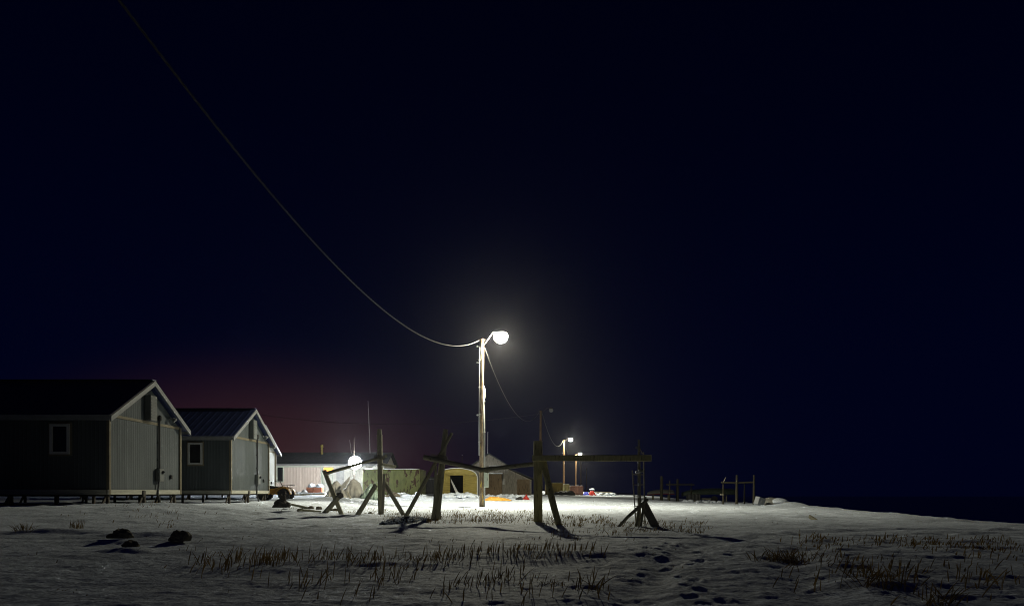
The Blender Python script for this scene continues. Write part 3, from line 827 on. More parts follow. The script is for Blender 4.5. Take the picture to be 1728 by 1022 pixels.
def power_pole(i, label, lit):
    x, y = POLES[i]; zg = gz(x, y)
    root = thing('power_pole', label, 'power pole', (x, y, zg), PG)
    p = MB(); n = 9
    p.tube([(x + .012 * math.sin(k), y, zg - .4 + (PTOP - zg + .4) * k / (n - 1)) for k in range(n)], [.135 - .04 * k / (n - 1) for k in range(n)], 14, jit=.03, seed=i)
    p.build('pole', M['pole'] if i == 0 else M['pole_far'], root, True)
    if i == 0:
        for name, dx, z0, z1, r in (('conduit', -.125, 2.6, 8.1, .036), ('conduit', .13, -.1, 6.1, .045)):
            c = MB(); c.tube([(x + dx, y - .05, zg + z0), (x + dx * (1 if z0 < 0 else .95), y - .05, zg + z1 * .6), (x + dx * .72, y - .05, zg + z1)], r, 8)
            for q in range(4):
                zz = z0 + (z1 - z0) * (q + .5) / 4
                c.box((x + dx * .9, y - .05, zg + zz), (.14, .12, .03))
            c.build(name, M['pvc'], root, True)
        b = MB(); a0 = P(816.5, 795, 34.2); a1 = P(824.5, 822, 34.2)
        b.rbox(((a0.x + a1.x) / 2, 34.28, (a0.z + a1.z) / 2), (a1.x - a0.x, .18, a0.z - a1.z), .02)
        bo = b.build('meter_cabinet', M['cabinet'], root)
        hd = MB(); hd.rbox(((a0.x + a1.x) / 2 + .05, 34.175, (a0.z + a1.z) / 2), (.02, .03, .12), .005); hd.build('latch', M['iron'], bo)
        for zz in (8.12, 7.3, 4.65):
            k = MB(); k.tube([(x - .1, y, zz - .02), (x - .2, y, zz)], .012, 6); k.lathe((x - .22, y, zz - .04), [(.02, 0), (.05, .02), (.05, .07), (.02, .09)], (0, 0, 1), 10)
            k.build('insulator', M['porcelain'], root, True)
        f = MB(); f.rbox((x + .15, y, 5.75), (.09, .14, .5), .02); f.build('fuse_box', M['galv'], root)
    if i < 4:
        if i == 0:
            at = P(845, 567, 34.4)
            lens_r = .36
        elif i == 1:
            at = P(930, 692, 64.6); lens_r = .20
        elif i == 2:
            at = P(963, 741, 101.2); lens_r = .30
        else:
            at = P(979, 765, 139.6); lens_r = .32
        arm = MB()
        arm.tube([(x + .08, y, PTOP - .35), (x + .3, y - .03, PTOP - .05), (x + .6 * (at.x - x), y - .05, at.z + .22), (at.x - lens_r * .3, at.y, at.z + .26)], .022, 8)
        arm.build('arm', M['iron'] if i else M['galv'], root, True)
        street_lamp_head(root, at, None, lit, 'lens_main' if lit else 'lens_off', LAMP_MAIN if i == 0 else LAMP_FAR, (1.0, .95, .73), lens_r)
    for s_ in (-1, 1):
        k = MB(); k.lathe((x + s_ * .13, y, PTOP - .12), [(.02, 0), (.05, .03), (.055, .08), (.03, .12)], (0, 0, 1), 10)
        k.build('cable_clamp', M['iron'], root, True)
    return root
for i, (lab, lit) in enumerate([
        ('near brown power pole with the brightest street lamp and a pale green cabinet', True),
        ('power pole behind the big squared post, its lamp unlit', False),
        ('power pole with the smaller lit lamp beside the ochre container', True),
        ('power pole with a tiny lit lamp standing over the rust-red container', True),
        ('faint lampless power pole just past the tiny lit lamp', False),
        ('faintest and farthest lampless power pole over the scrap', False)]):
    power_pole(i, lab, lit)

def cable(a, b, sag, label, r=.022, strands=3, mt='cable', group='sagging cables between the power poles', n=90):
    a, b = Vector(a), Vector(b)
    def at(t):
        p = a.lerp(b, t); p.z -= 4 * sag * t * (1 - t); return p
    m = MB(); L = (b - a).length
    if strands == 1:
        m.tube([at(k / n) for k in range(n + 1)], r, 6)
    else:
        n2 = n * 4
        side = (b - a).cross(Vector((0, 0, 1))).normalized()
        for s_ in range(strands):
            pts = []
            for k in range(n2 + 1):
                t = k / n2; ph = 2 * math.pi * (t * L / .55 + s_ / strands)
                pts.append(at(t) + side * math.cos(ph) * r * .9 + Vector((0, 0, 1)) * math.sin(ph) * r * .9)
            m.tube(pts, r * .85, 5)
    o = m.build('power_cable', M[mt], None, True)
    return tag(o, label, 'cable', group)
top = lambda i, dx=0, dz=-.06: Vector((POLES[i][0] + dx, POLES[i][1], PTOP + dz))
cable(top(0, -.12), (-5.78, 4.2, 8.5), 2.5, 'thick twisted cable sweeping up the sky from the near pole', r=.012, n=120)
cable(top(0, .14, -.45), top(1, -.1), 2.1, 'thin cable hanging from the near lamp pole to the unlit pole', r=.022, strands=1)
cable(top(1, .1), top(2, -.1), 1.9, 'cable sagging between the unlit pole and the smaller lit lamp', r=.035, strands=1)
cable(top(2, .1), top(3, -.1), 1.8, 'far cable between the smaller lit lamp and the tiny lit lamp', r=.03, strands=1)
# dark wire crossing over the pink house to a pole behind the second house
px_, py_ = P(400, 692, 66).x, 66.0
bp = thing('wire_post', 'dark post carrying the thin wire, all but hidden behind the second house', 'post', (px_, py_, gz(px_, py_)))
m = MB(); m.tube([(px_, py_, gz(px_, py_) - .3), (px_, py_, P(400, 691, 66).z)], [.12, .09], 10); m.build('pole', M['pole_far'], bp, True)
cable(P(400, 693, 66), top(1, -.1, -.3), 1.15, 'thin dark wire crossing the reddish sky above the pink house', r=.022, strands=1, mt='wire_dark')

# ------------------------------------------------------------------ timber racks in the foreground
def wrap(root, c, axis, r, seed=0):
    """a few turns of rope round a joint"""
    c = Vector(c); ax = Vector(axis).normalized(); u = ax.cross(Vector((0, 1, .2))).normalized(); v = u.cross(ax); rn = random.Random(seed)
    pts = []
    for k in range(76):
        a = 2 * math.pi * k / 15; q = r * (1 + .06 * rn.uniform(-1, 1))
        pts.append(c + u * math.cos(a) * q + v * math.sin(a) * q + ax * ((k / 75 - .5) * .14))
    pts.append(pts[-1] + Vector((.02, -.04, -.22)))
    m = MB(); m.tube(pts, .010, 5); m.build('rope_lashing', M['rope'], root, True)
def rack_left():
    D = 23.0
    root = thing('timber_rack', 'weathered rack of a capped post and crossed legs before the yard lamp', 'drying rack', on_ground(643, D))
    zb = lambda px, d: on_ground(px, d).z
    p = MB(); a = on_ground(643, D, -.2); b = P(640.5, 733, D)
    p.bar(a, b, .16, .16, seed=1); p.build('post', M['timber'], root)
    c = MB(); c.log(b - Vector((0, 0, .05)), P(640, 724, D), .085, .075, seed=2); c.build('post_cap', M['timber'], root)
    for s_, (q, r_) in enumerate([((648, 812, D - .12), (684, 867, 21.9)), ((634, 818, D - .1), (601, 867, 22.2))]):
        m = MB(); e_ = P(*r_); e_.z = zb(r_[0], r_[2]) - .08
        m.bar(P(*q), e_, .07, .15, seed=3 + s_); m.build('brace', M['timber'], root)
    m = MB(); m.log(P(648, 799, 22.7), on_ground(645, 22.6, -.1), .04, .05, seed=6); m.build('stake', M['pale_wood'], root)
    m = MB(); m.bar(P(644, 783, D - .1), P(667, 787, D + .6), .08, .09, seed=7); m.build('stub_rail', M['timber_h'], root)
    m = MB(); m.log(P(548, 799, 22.5), P(653, 768.5, 23.0), .058, .042, seed=8, bend=.01); m.build('rail', M['timber_h'], root)
    wrap(root, P(641, 771.5, 22.9), (0, 0, 1), .17, 2)
    e_ = on_ground(578, 22.6, -.1)
    m = MB(); m.bar(P(547, 793, 22.6), e_, .11, .13, seed=9); m.build('crossed_leg', M['timber'], root)
    e_ = on_ground(543, 22.0, -.1)
    m = MB(); m.bar(P(577, 832, 22.5), e_, .10, .14, seed=10); m.build('crossed_leg', M['timber'], root)
    m = MB()
    for k in range(5): m.tube([P(567 + k * 1.6, 838 - 5 * k % 7, 22.4), P(576 - k, 831 + k, 22.3), P(579 - k * 2, 838 + k % 3, 22.4)], .035, 6, seed=k)
    m.build('lashing', M['rope'], root)
rack_left()

def rack_right():
    root = thing('timber_rack', 'long rack from the leaning log tripod to the big squared post and its beam', 'drying rack', on_ground(733, 18.2))
    D = 18.2
    m = MB(); m.log(on_ground(732.5, D, -.2), P(752, 724, D), .125, .065, seed=20, bend=.012); m.build('leaning_post', M['timber'], root)
    m = MB(); m.log(on_ground(678, D + .1, -.1), P(763, 730, D - .1), .06, .042, seed=21, bend=.015); m.build('crossed_log', M['timber'], root)
    m = MB(); m.log(P(736, 800, D + .15), on_ground(744, D + .3, -.1), .038, .032, seed=22); m.build('thin_leg', M['timber'], root)
    m = MB(); m.log(P(735.5, 785, D - .2), P(733, 850, D - .2), .035, .03, seed=23); m.build('thin_leg', M['timber'], root)
    m = MB(); m.log(P(716.5, 771, D - .22), P(824, 794, 17.0), .072, .055, seed=24, bend=.008); m.build('rail', M['timber_h'], root)
    m = MB(); m.log(P(810, 793, 17.05), P(908, 782, 16.05), .058, .052, seed=25, bend=.008); m.build('rail', M['timber_h'], root)
    wrap(root, P(740.5, 772, D - .12), (.1, 0, 1), .22, 5)
    # the big post
    Dp = 15.9
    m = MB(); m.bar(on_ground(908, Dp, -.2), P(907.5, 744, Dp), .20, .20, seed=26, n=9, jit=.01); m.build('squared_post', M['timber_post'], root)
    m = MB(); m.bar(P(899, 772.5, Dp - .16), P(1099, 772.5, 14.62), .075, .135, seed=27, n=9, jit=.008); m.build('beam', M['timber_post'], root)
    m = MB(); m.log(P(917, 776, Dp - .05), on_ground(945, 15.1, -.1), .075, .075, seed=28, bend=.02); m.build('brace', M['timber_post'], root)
rack_right()

def lattice_mast():
    D = 14.8
    root = thing('lattice_mast', 'rusty ladder-like lattice mast under the end of the timber beam', 'mast', on_ground(1079, D))
    m = MB(); m.tube([on_ground(1079, D, -.2), P(1078.5, 800, D), P(1078, 741, D)], [.042, .036, .022], 8); m.build('centre_tube', M['mast'], root)
    m = MB(); m.tube([P(1067, 793, D + .05), on_ground(1074, D + .05, -.1)], .014, 6); m.build('side_tube', M['mast'], root)
    m = MB(); m.tube([P(1086, 762, D + .1), on_ground(1088.5, D + .1, -.1)], .015, 6); m.build('side_tube', M['mast'], root)
    for k, y_ in enumerate((800, 817, 836, 853, 866, 878)):
        f = (y_ - 793) / 94
        m = MB(); m.tube([P(1067 + 7 * f, y_, D + .05), P(1079, y_ + .5, D - .02), P(1086.5 + 2 * f, y_, D + .1)], .012, 6); m.build('rung', M['mast'], root)
    m = MB(); m.lathe(P(1082.5, 794, D - .16), [(.040, .0), (.040, .16), (.030, .162), (.030, .02), (.036, .0)], (0, 1, 0.05), 14); m.build('pipe_stub', M['galv'], root, True)
    m = MB(); m.lathe(P(1073, 797, D - .1), [(.03, 0), (.032, .05), (.02, .1)], (1, .3, .2), 10); m.build('insulator', M['porcelain'], root, True)
    for (a_, b_) in ((1076.5, 780), (1077.5, 817), (1078, 837)):
        m = MB(); m.lathe(P(a_, b_, D - .04), [(.01, -.03), (.02, 0), (.012, .04)], (0, 0, 1), 8); m.build('insulator', M['porcelain'], root, True)
    m = MB(); m.rbox(P(1075, 755, D - .03), (.07, .02, .05), .008, Matrix.Rotation(.3, 3, 'Y')); m.build('plate', M['crate_white'], root)
    m = MB(); m.tube([P(1078, 752, D), P(1084, 765, D + .1)], .010, 5); m.build('stay', M['mast'], root)
    for (x_, t_, s_) in ((1076, 842, .03), (1084, 838, .028)):
        m = MB(); m.bar(P(x_ + 5, t_, D - .08), on_ground(x_ - 4, D - .2, -.05), .05, .07, seed=int(x_)); m.build('kicker', M['timber'], root)
lattice_mast()
m = MB(); m.tube([on_ground(1042, 14.4, .0), P(1060, 871, 14.4), P(1076, 857, 14.45), P(1093, 842, 14.5)], [.028, .036, .036, .03], 8, jit=.08, seed=4)
tag(m.build('driftwood_pole', M['timber']), 'crooked driftwood pole leaning to the right against the lattice mast', 'pole')
m = MB(); m.bar(P(1085, 847, 14.75), on_ground(1108, 14.5, -.03), .04, .17, seed=33, up=(1, 0, .5)); tag(m.build('broad_plank', M['pale_wood']), 'broad grey plank leaning to the left against the lattice mast', 'plank')

# heap of old netting half covered by snow
def net_heap():
    c = on_ground(688, 16.5)
    root = thing('net_heap', 'dark heap of knotted netting half buried at the foot of the leaning logs', 'netting', c)
    m = MB(); secs = []
    a0 = on_ground(642, 15.7, -.04); a1 = on_ground(728, 17.6, -.04)
    n = 16
    for k in range(n + 1):
        t = k / n; p = a0.lerp(a1, t); h = .02 + .16 * math.sin(math.pi * min(1, t * .9 + .08)) ** .7; wd = .10 + .30 * math.sin(math.pi * t) ** .6
        secs.append([p + Vector((.3, -1, 0)) * wd * math.cos(q) + Vector((0, 0, 1)) * h * math.sin(q) * (1 + .25 * random.uniform(-1, 1)) for q in [math.pi * j / 10 for j in range(11)]])
    m.loft(secs); m.build('mound', M['rope'], root, True)
    b = MB(); rn = random.Random(3)
    for k in range(420):
        t = rn.random(); p = a0.lerp(a1, t); q = rn.uniform(.05, .95) * math.pi
        h = .02 + .16 * math.sin(math.pi * min(1, t * .9 + .08)) ** .7; wd = .10 + .30 * math.sin(math.pi * t) ** .6
        c_ = p + Vector((.3, -1, 0)) * wd * math.cos(q) + Vector((0, 0, 1)) * (h * math.sin(q) + .006)
        s_ = rn.uniform(.018, .036)
        ax = Vector((rn.uniform(-1, 1), rn.uniform(-1, 1), rn.uniform(-.3, .6))).normalized()
        b.tube([c_ - ax * s_ * 1.3, c_, c_ + ax * s_ * 1.3], [s_ * .4, s_ * .75, s_ * .4], 5)
    o = b.build('knotted_mesh', M['snow'], root, True); o['kind'] = 'stuff'
net_heap()

# ------------------------------------------------------------------ stones and loose wood on the snow
def stone(px, py, D, s, label, seed, group='dark stones in the snow'):
    p = on_ground(px, D); m = MB(); m.lump(p + Vector((0, 0, s[2] * .45)), s, seed, .55, 26, 16)
    return tag(m.build('stone', M['rock'], None, False), label, 'stone', group)
stone(203, 907, 10.35, (.17, .13, .10), 'low dark stone with a drift of snow across it, left of the blocky one', 12)
stone(305, 910, 10.1, (.165, .13, .125), 'blocky dark stone standing clear of the snow at left front', 4)
stone(221, 940, 8.7, (.10, .09, .06), 'small stone tip poking from a snow mound below the two big stones', 7)
stone(524, 860, 24.6, (.10, .09, .08), 'left one of two small clods beside the crossed legs', 17)
stone(538, 859, 24.6, (.11, .09, .09), 'right one of two small clods beside the crossed legs', 21)
stone(563, 859, 24.4, (.17, .1, .07), 'flat clod lying between the crossed legs', 29)
stone(625, 862, 23.5, (.07, .06, .05), 'little clod between the left brace and the capped post', 31)
m = MB(); m.log(on_ground(492, 25.5, .10), on_ground(521, 24.6, .03), .04, .05, seed=41); tag(m.build('driftwood_stick', M['timber_h']), 'dark stick lying in the snow left of the crossed legs', 'stick', 'sticks on the snow')
m = MB(); m.log(on_ground(503, 22.2, .05), on_ground(541, 22.8, .03), .045, .03, seed=42); m.log(on_ground(503, 22.2, .03), on_ground(511, 21.9, .12), .05, .02, seed=43); tag(m.build('driftwood_stick', M['timber_h']), 'forked stick pointing at the foot of the crossed legs', 'stick', 'sticks on the snow')
m = MB(); m.bar(on_ground(1366, 18.9, .10), on_ground(1379, 18.5, -.02), .05, .10, seed=44); tag(m.build('board_stub', M['timber_h']), 'short dark board stub poking from the snow far to the right', 'board')

# dark scrap heap left of the racks
def scrap_heap():
    D = 23.2
    c = on_ground(475, D)
    root = thing('scrap_heap', 'small black scrap heap with an upright engine block in the snow before the houses', 'scrap', c)
    m = MB(); m.lump(c + Vector((.0, 0, .08)), (.30, .24, .20), 51, .4, 16, 9); m.build('bundle', M['rope'], root)
    m = MB(); m.rbox(c + Vector((.06, .02, .34)), (.17, .17, .22), .03, Matrix.Rotation(.3, 3, 'Z')); m.build('engine_block', M['iron'], root)
    m = MB(); m.lathe(c + Vector((.10, .0, .42)), [(.05, 0), (.05, .10), (.03, .12), (.03, .17)], (.15, 0, 1), 10); m.lathe(c + Vector((-.01, .02, .42)), [(.04, 0), (.04, .06)], (-.4, 0, 1), 10)
    m.build('cylinder_head', M['iron'], root)
    m = MB(); m.rbox(c + Vector((.24, -.02, .12)), (.14, .2, .16), .03, Matrix.Rotation(.5, 3, 'Y')); m.build('gear_case', M['iron'], root)
scrap_heap()

# ------------------------------------------------------------------ quad bike by the second house
def quad_bike():
    D = 36.0
    c = on_ground(467, D); c.x -= .05
    root = thing('quad_bike', 'amber quad bike parked behind the corner of the second house', 'quad bike', c)
    for (dx, dy) in ((-.58, -.36), (.55, -.36), (-.58, .36), (.55, .36)):
        w = MB(); prof = [(.13, -.11), (.25, -.115), (.29, -.08), (.30, 0), (.29, .08), (.25, .115), (.13, .11)]
        w.lathe(c + Vector((dx, dy, .29)), prof, (0, 1, 0), 20)
        for k in range(14):
            an = 2 * math.pi * k / 14
            w.box(c + Vector((dx + .30 * math.cos(an), dy, .29 + .30 * math.sin(an))), (.05, .2, .03), Matrix.Rotation(-an + math.pi / 2, 3, 'Y'))
        wo = w.build('wheel', M['rubber'], root)
        r = MB(); r.lathe(c + Vector((dx, dy, .29)), [(.12, -.09), (.13, -.09), (.06, -.05), (.06, .05), (.13, .09), (.12, .09)], (0, 1, 0), 14); r.build('rim', M['galv'], wo)
    def sec(x, w, z0, z1): return [c + Vector((x, -w, z0)), c + Vector((x, w, z0)), c + Vector((x, w, z1 - .06)), c + Vector((x, w * .7, z1)), c + Vector((x, -w * .7, z1)), c + Vector((x, -w, z1 - .06))]
    b = MB(); b.loft([sec(-.75, .2, .35, .52), sec(-.4, .2, .32, .60), sec(0, .17, .30, .62), sec(.35, .2, .32, .72), sec(.62, .24, .40, .66), sec(.80, .15, .42, .54)]); b.build('body', M['atv'], root)
    for dx in (-.58, .55):
        for dy in (-1, 1):
            f = MB(); pts = [math.pi * (k / 8) for k in range(9)]
            secs = [[c + Vector((dx + .38 * math.cos(q), dy * .22, .33 + .36 * math.sin(q))), c + Vector((dx + .38 * math.cos(q), dy * .52, .30 + .36 * math.sin(q))),
                     c + Vector((dx + .35 * math.cos(q), dy * .52, .28 + .34 * math.sin(q))), c + Vector((dx + .35 * math.cos(q), dy * .22, .31 + .34 * math.sin(q)))] for q in pts]
            f.loft(secs); f.build('mudguard', M['atv'], root)
    s = MB(); s.loft([sec(-.55, .15, .60, .72), sec(-.3, .16, .60, .76), sec(.0, .13, .60, .72), sec(.14, .08, .62, .70)]); s.build('seat', M['rubber'], root)
    for nm, x0, x1 in (('rear_carrier', -.85, -.45), ('front_carrier', .5, .88)):
        k = MB()
        for yy in (-.34, -.12, .12, .34): k.tube([c + Vector((x0, yy, .78)), c + Vector((x1, yy, .76))], .014, 6)
        for xx in (x0, x1): k.tube([c + Vector((xx, -.36, .78)), c + Vector((xx, .36, .78))], .014, 6)
        k.tube([c + Vector(((x0 + x1) / 2, -.2, .5)), c + Vector(((x0 + x1) / 2, -.2, .78))], .016, 6)
        k.build(nm, M['iron'], root)
    h = MB(); h.tube([c + Vector((.40, 0, .66)), c + Vector((.22, 0, .98))], .022, 8); h.tube([c + Vector((.12, -.40, .99)), c + Vector((.2, -.2, 1.03)), c + Vector((.22, 0, .98)), c + Vector((.2, .2, 1.03)), c + Vector((.12, .40, .99))], .016, 8)
    ho = h.build('handlebar', M['iron'], root)
    for dy in (-1, 1):
        q = MB(); q.tube([c + Vector((.14, dy * .30, 1.01)), c + Vector((.11, dy * .43, .99))], .024, 8); q.build('grip', M['rubber'], ho)
        l = MB(); l.lathe(c + Vector((.78, dy * .16, .56)), [(.03, -.05), (.06, 0), (.055, .03)], (1, 0, .1), 12); l.build('headlight', M['porcelain'], root)
quad_bike()

# ------------------------------------------------------------------ crates, sacks and covered machines in the yard
def crate(px, D, label, seed):
    c = on_ground(px, D); w, h = .50, .50
    root = thing('fish_crate', label, 'crate', c, 'rust-red crates capped with snow')
    m = MB(); m.rbox(c + Vector((0, 0, h / 2)), (w, .5, h), .02); bo = m.build('box', M['crate_red'], root)
    m = MB()
    for z_ in (.10, .26, .42): m.box(c + Vector((0, -.262, z_)), (w - .02, .02, .10))
    for sx in (-1, 1): m.box(c + Vector((sx * (w / 2 - .03), -.282, h / 2)), (.05, .02, h))
    m.build('slat', M['crate_red'], bo)
    m = MB(); m.lump(c + Vector((.03, 0, h + .03)), (w * .52, .30, .22), seed, .18, 16, 8); m.build('snow_cap', M['snow'], root, True)
crate(525, 46.5, 'left one of two rust-red crates capped with snow at the pink wall', 61)
crate(538.5, 46.5, 'right one of two rust-red crates capped with snow at the pink wall', 62)
c = on_ground(508, 46.0); m = MB()
m.lump(c + Vector((-.14, 0, .08)), (.26, .2, .13), 63, .25, 12, 8); tag(m.build('plastic_sack', M['crate_white'], None, True), 'left pale sack slumped beside the rust-red crates', 'sack', 'pale sacks by the pink wall')
m = MB(); m.lump(c + Vector((.20, .05, .12)), (.28, .2, .19), 64, .25, 12, 8); tag(m.build('plastic_sack', M['crate_white'], None, True), 'fuller pale sack touching the left rust-red crate', 'sack', 'pale sacks by the pink wall')
m = MB(); a = on_ground(487, 43.5, .08); b = on_ground(548, 43.5, .12); m.bar(a, b, .3, .10, seed=9); po = m.build('snowy_plank', M['pale_wood']); tag(po, 'long snow-topped plank lying before the crates', 'plank')
m = MB(); m.bar(a + Vector((.05, 0, .06)), b + Vector((-.05, 0, .07)), .34, .06, seed=19, jit=.05, n=22); m.build('snow_cover', M['snow'], po, True, origin=ORG[po.name])

def covered(px0, px1, D, prof, dep, mname, label, name, cat, group=None, seed=0):
    """cloth thrown over a machine: prof is [(fraction along, height)], drawn tight between the high points"""
    a = on_ground(px0, D); b = on_ground(px1, D); rn = random.Random(seed); secs = []
    n = 26
    for k in range(n + 1):
        t = k / n
        h = float(np.interp(t, [q[0] for q in prof], [q[1] for q in prof]))
        p = a.lerp(b, t); sec_ = []
        fold = .05 * math.sin(t * 31 + seed) 
        for q in range(15):
            an = math.pi * q / 14
            cs, sn = math.cos(an), math.sin(an)
            yy = -dep / 2 * (abs(cs) ** .75) * (1 if cs > 0 else -1) * (1 + fold * (1 - sn) + .04 * rn.uniform(-1, 1))
            zz = h * (sn ** .7) * (1 + .03 * rn.uniform(-1, 1))
            sec_.append(p + Vector((.03 * rn.uniform(-1, 1), yy, zz - .04)))
        secs.append(sec_)
    m = MB(); m.loft(secs)
    return tag(m.build(name, M[mname], None, True), label, cat, group)
covered(551, 584, 40, [(0, .12), (.12, .42), (.35, .80), (.42, 1.02), (.55, 1.05), (.72, .80), (.8, .55), (1, .10)], 1.0, 'tarp', 'snowmobile under a grey cover, nose left, behind the crossed legs', 'covered_snowmobile', 'snowmobile', 'snowmobiles under grey covers', 1)
covered(574, 612, 41.5, [(0, .20), (.1, .35), (.3, .62), (.52, 1.12), (.62, 1.18), (.85, .95), (.95, .6), (1, .1)], 1.1, 'tarp', 'snowmobile under a grey cover directly below the yard lamp', 'covered_snowmobile', 'snowmobile', 'snowmobiles under grey covers', 2)
covered(613, 643, 41, [(0, .25), (.15, .55), (.45, .95), (.5, .92), (.62, .6), (.8, .55), (1, .1)], 1.2, 'tarp_green', 'heap under a greenish cover between the yard lamp and the capped post', 'covered_heap', 'tarp heap', None, 3)
a = P(572, 822, 39.6); m = MB(); m.slab([P(574, 826, 39.3), P(576, 818, 39.3), P(589, 804, 39.3), P(588, 810, 39.3), P(582, 822, 39.3)], (0, .25, 0)); tag(m.build('sled_cowl', M['tarp']), 'pointed windscreen-like cowl propped between the two covered snowmobiles', 'cowl')
m = MB(); m.bar(on_ground(592, 38, .05), P(586, 829, 38), .05, .12, seed=3); tag(m.build('leaning_stake', M['pale_wood']), 'short pale stake stuck in the snow below the yard lamp', 'stake')

# ------------------------------------------------------------------ rusted tank box, arched hut, grey house
def rusty_container():
    D = 47.0; x0, x1 = -10.3, P(708, 800, D).x; z0, z1 = gz(-8, D) - .1, P(700, 791.5, D).z; dep = 3.4
    root = thing('rusted_container', 'rust-blotched pale green steel container behind the capped post', 'container', ((x0 + x1) / 2, D + dep / 2, z0))
    m = MB(); m.rbox(((x0 + x1) / 2, D + dep / 2, (z0 + z1) / 2), (x1 - x0, dep, z1 - z0), .03); m.build('body', M['rusty'], root)
    m = MB()
    for k in range(5): m.box((x0 + (x1 - x0) * (k + .5) / 5 + .2, D - .008, (z0 + z1) / 2), (.05, .03, z1 - z0 - .1))
    m.build('weld_seam', M['rusty'], root)
    m = MB(); m.box(((x0 + x1) / 2, D - .02, z1 - .02), (x1 - x0 + .04, .05, .05)); m.box((x1 + .012, D + dep / 2, z1 - .02), (.05, dep, .05)); m.build('top_rim', M['rusty'], root)
    m = MB(); m.box((x1 - .03, D - .02, (z0 + z1) / 2 - .03), (.09, .06, z1 - z0 - .06)); m.build('corner_post', M['rusty'], root)
    m = MB(); m.bar((x0 + .2, D + dep / 2, z1 + .02), (x1 - .1, D + dep / 2, z1 + .02), dep - .2, .05, jit=.03, n=16); m.build('roof_snow', M['snow'], root, True)
rusty_container()

def dark_container():
    D = 62; a = P(700, 804, D); b = P(748, 804, D)
    root = thing('dark_container', 'dark container in the gap between the rusted container and the arched hut', 'container', ((a.x + b.x) / 2, D + 1.2, .4))
    m = MB(); m.rbox(((a.x + b.x) / 2, D + 1.2, (a.z + .4) / 2), (b.x - a.x, 2.4, a.z - .4), .03); m.build('body', M['box_dark'], root)
    m = MB(); m.box(((a.x + b.x) / 2, D - .01, a.z - .2), (b.x - a.x - .1, .03, .05)); m.build('top_rail', M['pvc'], root)
dark_container()

def arched_hut():
    D = 49.0
    x0, x1 = P(737, 830, D).x, P(805, 830, D).x; xm = (x0 + x1) / 2; hw = (x1 - x0) / 2
    zb = gz(xm, D) - .1; zs = P(735, 806, D).z; zt = P(770, 790, D).z
    root = thing('arched_hut', 'ochre plywood hut with an arched roof and an open doorway', 'hut', (xm, D + 2, zb))
    arc = [(xm + hw * math.cos(math.pi * k / 20), zs + (zt - zs) * math.sin(math.pi * k / 20) ** .8) for k in range(21)]
    dx0, dx1, dz1 = P(759.5, 802, D).x, P(781.5, 802, D).x, P(770, 801.5, D).z
    # front with a real door opening: left, right and top pieces
    m = MB()
    def poly_between(xa, xb, zlo):
        top_ = [(x, z) for x, z in arc if xa < x < xb]
        zi = lambda x: float(np.interp(x, [q[0] for q in arc][::-1], [q[1] for q in arc][::-1]))
        pts = [(xa, zlo), (xb, zlo), (xb, zi(xb))] + top_ + [(xa, zi(xa))]
        return [Vector((x, D, z)) for x, z in pts]
    m.slab(poly_between(x0, dx0, zb), (0, .08, 0)); m.slab(poly_between(dx1, x1, zb), (0, .08, 0)); m.slab(poly_between(dx0, dx1, dz1), (0, .08, 0))
    m.build('front_wall', M['plywood'], root)
    m = MB(); secs = []
    out_ = [(x1, zb)] + arc + [(x0, zb)]
    for k in range(len(out_) - 1):
        (xa, za), (xb, zb_) = out_[k], out_[k + 1]
        n_ = Vector((za - zb_, 0, xb - xa)).normalized() * -.05
        if n_.dot(Vector((xa - xm, 0, za - zb))) < 0: n_ = -n_
        m.slab([(xa, D - .08, za), (xb, D - .08, zb_), (xb, D + 4.2, zb_), (xa, D + 4.2, za)], n_)
    m.build('arched_roof', M['galv'], root)
    m = MB(); m.slab([(x1 - .02, D + 4.1, zb)] + [(x, D + 4.1, z) for x, z in arc] + [(x0 + .02, D + 4.1, zb)], (0, .06, 0)); m.box((xm, D + 2.1, zb - .02), (2 * hw - .06, 3.9, .05)); m.build('interior', M['interior'], root)
    m = MB()
    for xx in (dx0 - .03, dx1 + .03): m.box((xx, D - .012, (zb + dz1) / 2), (.06, .03, dz1 - zb))
    m.box(((dx0 + dx1) / 2, D - .012, dz1 + .03), (dx1 - dx0 + .12, .03, .06)); m.build('door_frame', M['plywood'], root)
    return D, dx0, dx1, zb, dz1
HD, hx0, hx1, hzb, hz1 = arched_hut()
m = MB(); m.slab([(hx0 + .05, HD - .06, hz1 - .22), (hx0 + .10, HD - .06, hz1 - .5), (hx0 + .56, HD - .30, hzb + .05), (hx0 + .80, HD - .30, hzb + .08)], (0, .05, 0))
tag(m.build('leaning_board', M['frame']), 'pale board leaning in the dark doorway of the arched hut', 'board')

